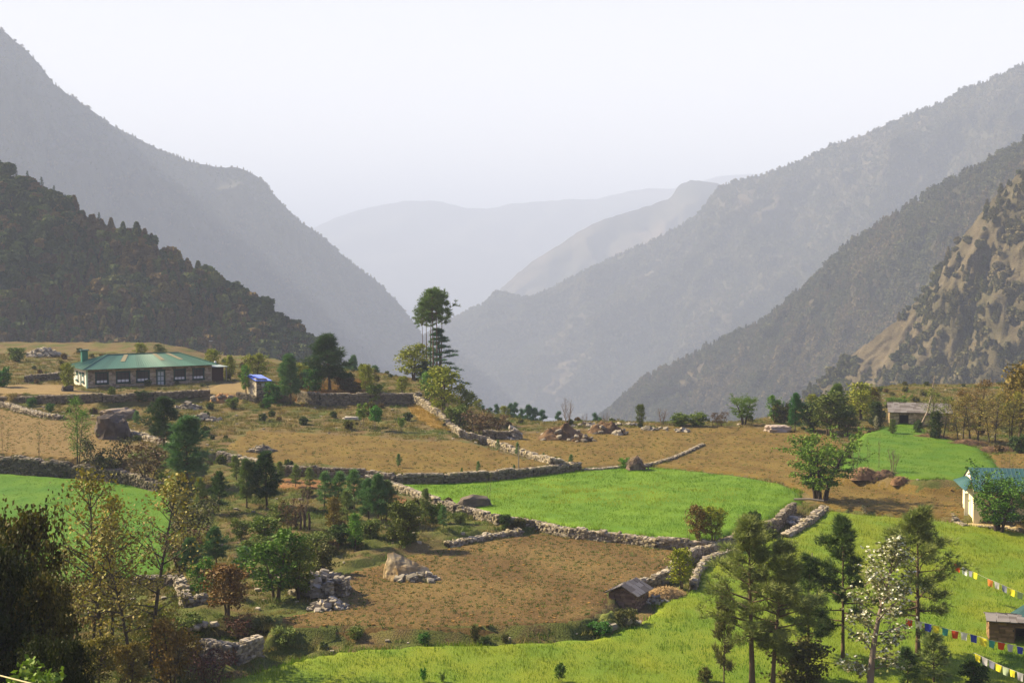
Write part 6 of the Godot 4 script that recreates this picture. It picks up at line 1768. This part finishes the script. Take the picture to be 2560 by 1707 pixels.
	panel("leg", rack, Vector3(1.02, 0.55, 0.35), Vector3(0.06, 0.7, 0.06), lin(0.3, 0.26, 0.2))
	mound("haystack", "dark weathered haystack on the wooden rack", "haystack", hp + Vector3(-0.1, 0.6, 0), Vector3(1.7, 0.95, 1.2), Color(0.10, 0.07, 0.055), Color(0.20, 0.15, 0.11), 0.2, 500)
	plant("bush", "bush", 1562, 1176, 30, "fresh green bush beside the haystack", "bush", "", 1.0, Color(0.9, 1.15, 0.8))
	for q in [[525, 912, 60, "thin grey lamp post behind the lodge"], [1296, 1180, 66, "thin wooden pole standing in the upper field"], [901, 1012, 30, "short grey post before the long dark wall"], [2030, 1470, 90, "slim yellowish pole behind the twin-trunked pine"]]:
		var g := gp(q[0], q[1])
		var hh: float = q[2] * -g.z / F
		var o := base("pole", g)
		tag(o, q[3], "pole")
		var m := MB.new()
		m.tube(PackedVector3Array([Vector3(0, -0.3, 0), Vector3(0.02, hh * 0.5, 0), Vector3(0, hh, 0)]), PackedFloat32Array([0.055, 0.05, 0.04]), 6, Color(0.22, 0.19, 0.16))
		part("post", m.mesh(), mat("earth"), o)
		if q[0] == 525: panel("lamp_head", o, Vector3(0.12, hh, 0), Vector3(0.5, 0.12, 0.2), lin(0.4, 0.4, 0.4))
	var lp := gp(2266, 1066)
	var lt := base("leaning_pole", lp + Vector3(2.0, 0, 0.8))
	tag(lt, "bare leaning tree trunk before the stone hut", "trunk")
	var lm := MB.new()
	lm.tube(PackedVector3Array([Vector3(-0.8, -0.2, 0), Vector3(0.1, 1.7, 0), Vector3(0.45, 3.6, 0.1), Vector3(0.75, 5.6, 0.1)]), PackedFloat32Array([0.14, 0.11, 0.08, 0.03]), 7, Color(0.24, 0.19, 0.15))
	for k in 9: lm.tube(PackedVector3Array([Vector3(0.4 + 0.03 * k, 3.4 + 0.22 * k, 0.1), Vector3(0.4 + 0.03 * k + (0.5 if k % 2 else -0.5), 3.9 + 0.24 * k, 0.2)]), PackedFloat32Array([0.03, 0.008]), 4, Color(0.24, 0.19, 0.15))
	lm.smooth()
	part("trunk", lm.mesh(), mat("bark"), lt)
	var log0 := gp(1992, 1272)
	var lo := base("log", log0 + Vector3(0, 0.75, 0))
	tag(lo, "grey log laid across the top of the ruined stone pen", "log")
	var lgm := MB.new()
	lgm.tube(PackedVector3Array([Vector3(-0.2, 0, 0), Vector3(1.0, 0.02, 0), Vector3(2.1, -0.12, 0)]), PackedFloat32Array([0.09, 0.085, 0.07]), 7, Color(0.30, 0.25, 0.19))
	part("log", lgm.mesh(), mat("bark"), lo)
	for q in [[738, 1322], [750, 1326], [760, 1322], [772, 1328]]:
		var g := gp(q[0], q[1])
		var o := base("tree_stump", g)
		tag(o, "dark cut stem standing in the scrub of the slope", "stump", "cut stems in the scrub")
		var m := MB.new()
		m.tube(PackedVector3Array([Vector3(0, -0.2, 0), Vector3(0.05, 0.7, 0), Vector3(-0.02, 1.3, 0)]), PackedFloat32Array([0.1, 0.08, 0.07]), 6, Color(0.07, 0.05, 0.04))
		part("stem", m.mesh(), mat("bark"), o)
	var RD := Color(0.62, 0.08, 0.02)
	var WH := Color(0.78, 0.77, 0.74)
	var BL := Color(0.05, 0.07, 0.42)
	var YL := Color(0.70, 0.62, 0.04)
	var TL := Color(0.06, 0.30, 0.22)
	var GY := Color(0.42, 0.41, 0.42)
	var BG := Color(0.22, 0.23, 0.30)
	var OR := Color(0.72, 0.24, 0.06)
	var PG := Color(0.40, 0.48, 0.30)
	flags("bright prayer flag string from the blossoming tree past the brown shed", [2262, 1546, 2313, 1557, 2338, 1563, 2379, 1575, 2409, 1581, 2450, 1591, 2477, 1600, 2505, 1606, 2534, 1613, 2590, 1626], 63.0, 60.0, [RD, WH, BL, YL, TL, RD, WH, BL, YL, TL, RD, GY, BL, YL], 0.31)
	flags("faded prayer flag string high over the bright grass", [2385, 1407, 2421, 1424, 2436, 1430, 2467, 1445, 2492, 1455, 2530, 1472, 2600, 1500], 80.0, 77.0, [RD, WH, BG, YL, null, OR, GY, BG, YL, PG, OR, WH], 0.35)
	flags("lowest prayer flag string of pale and yellow flags", [2436, 1632, 2471, 1648, 2509, 1666, 2546, 1680, 2600, 1700], 59.0, 57.0, [YL, GY, BG, YL, PG, YL, GY, BG, YL], 0.28)
	var cp := [at_depth(-20, 1684, 20.0), at_depth(90, 1712, 19.0)]
	var cb := base("cable", cp[0])
	tag(cb, "pale cable crossing the lower corner before the dark foliage", "cable")
	var cm := MB.new()
	cm.tube(PackedVector3Array([Vector3.ZERO, cp[1] - cp[0], (cp[1] - cp[0]) * 2.0]), PackedFloat32Array([0.012, 0.012, 0.012]), 5, Color(0.5, 0.42, 0.24))
	part("cable", cm.mesh(), mat("earth"), cb)
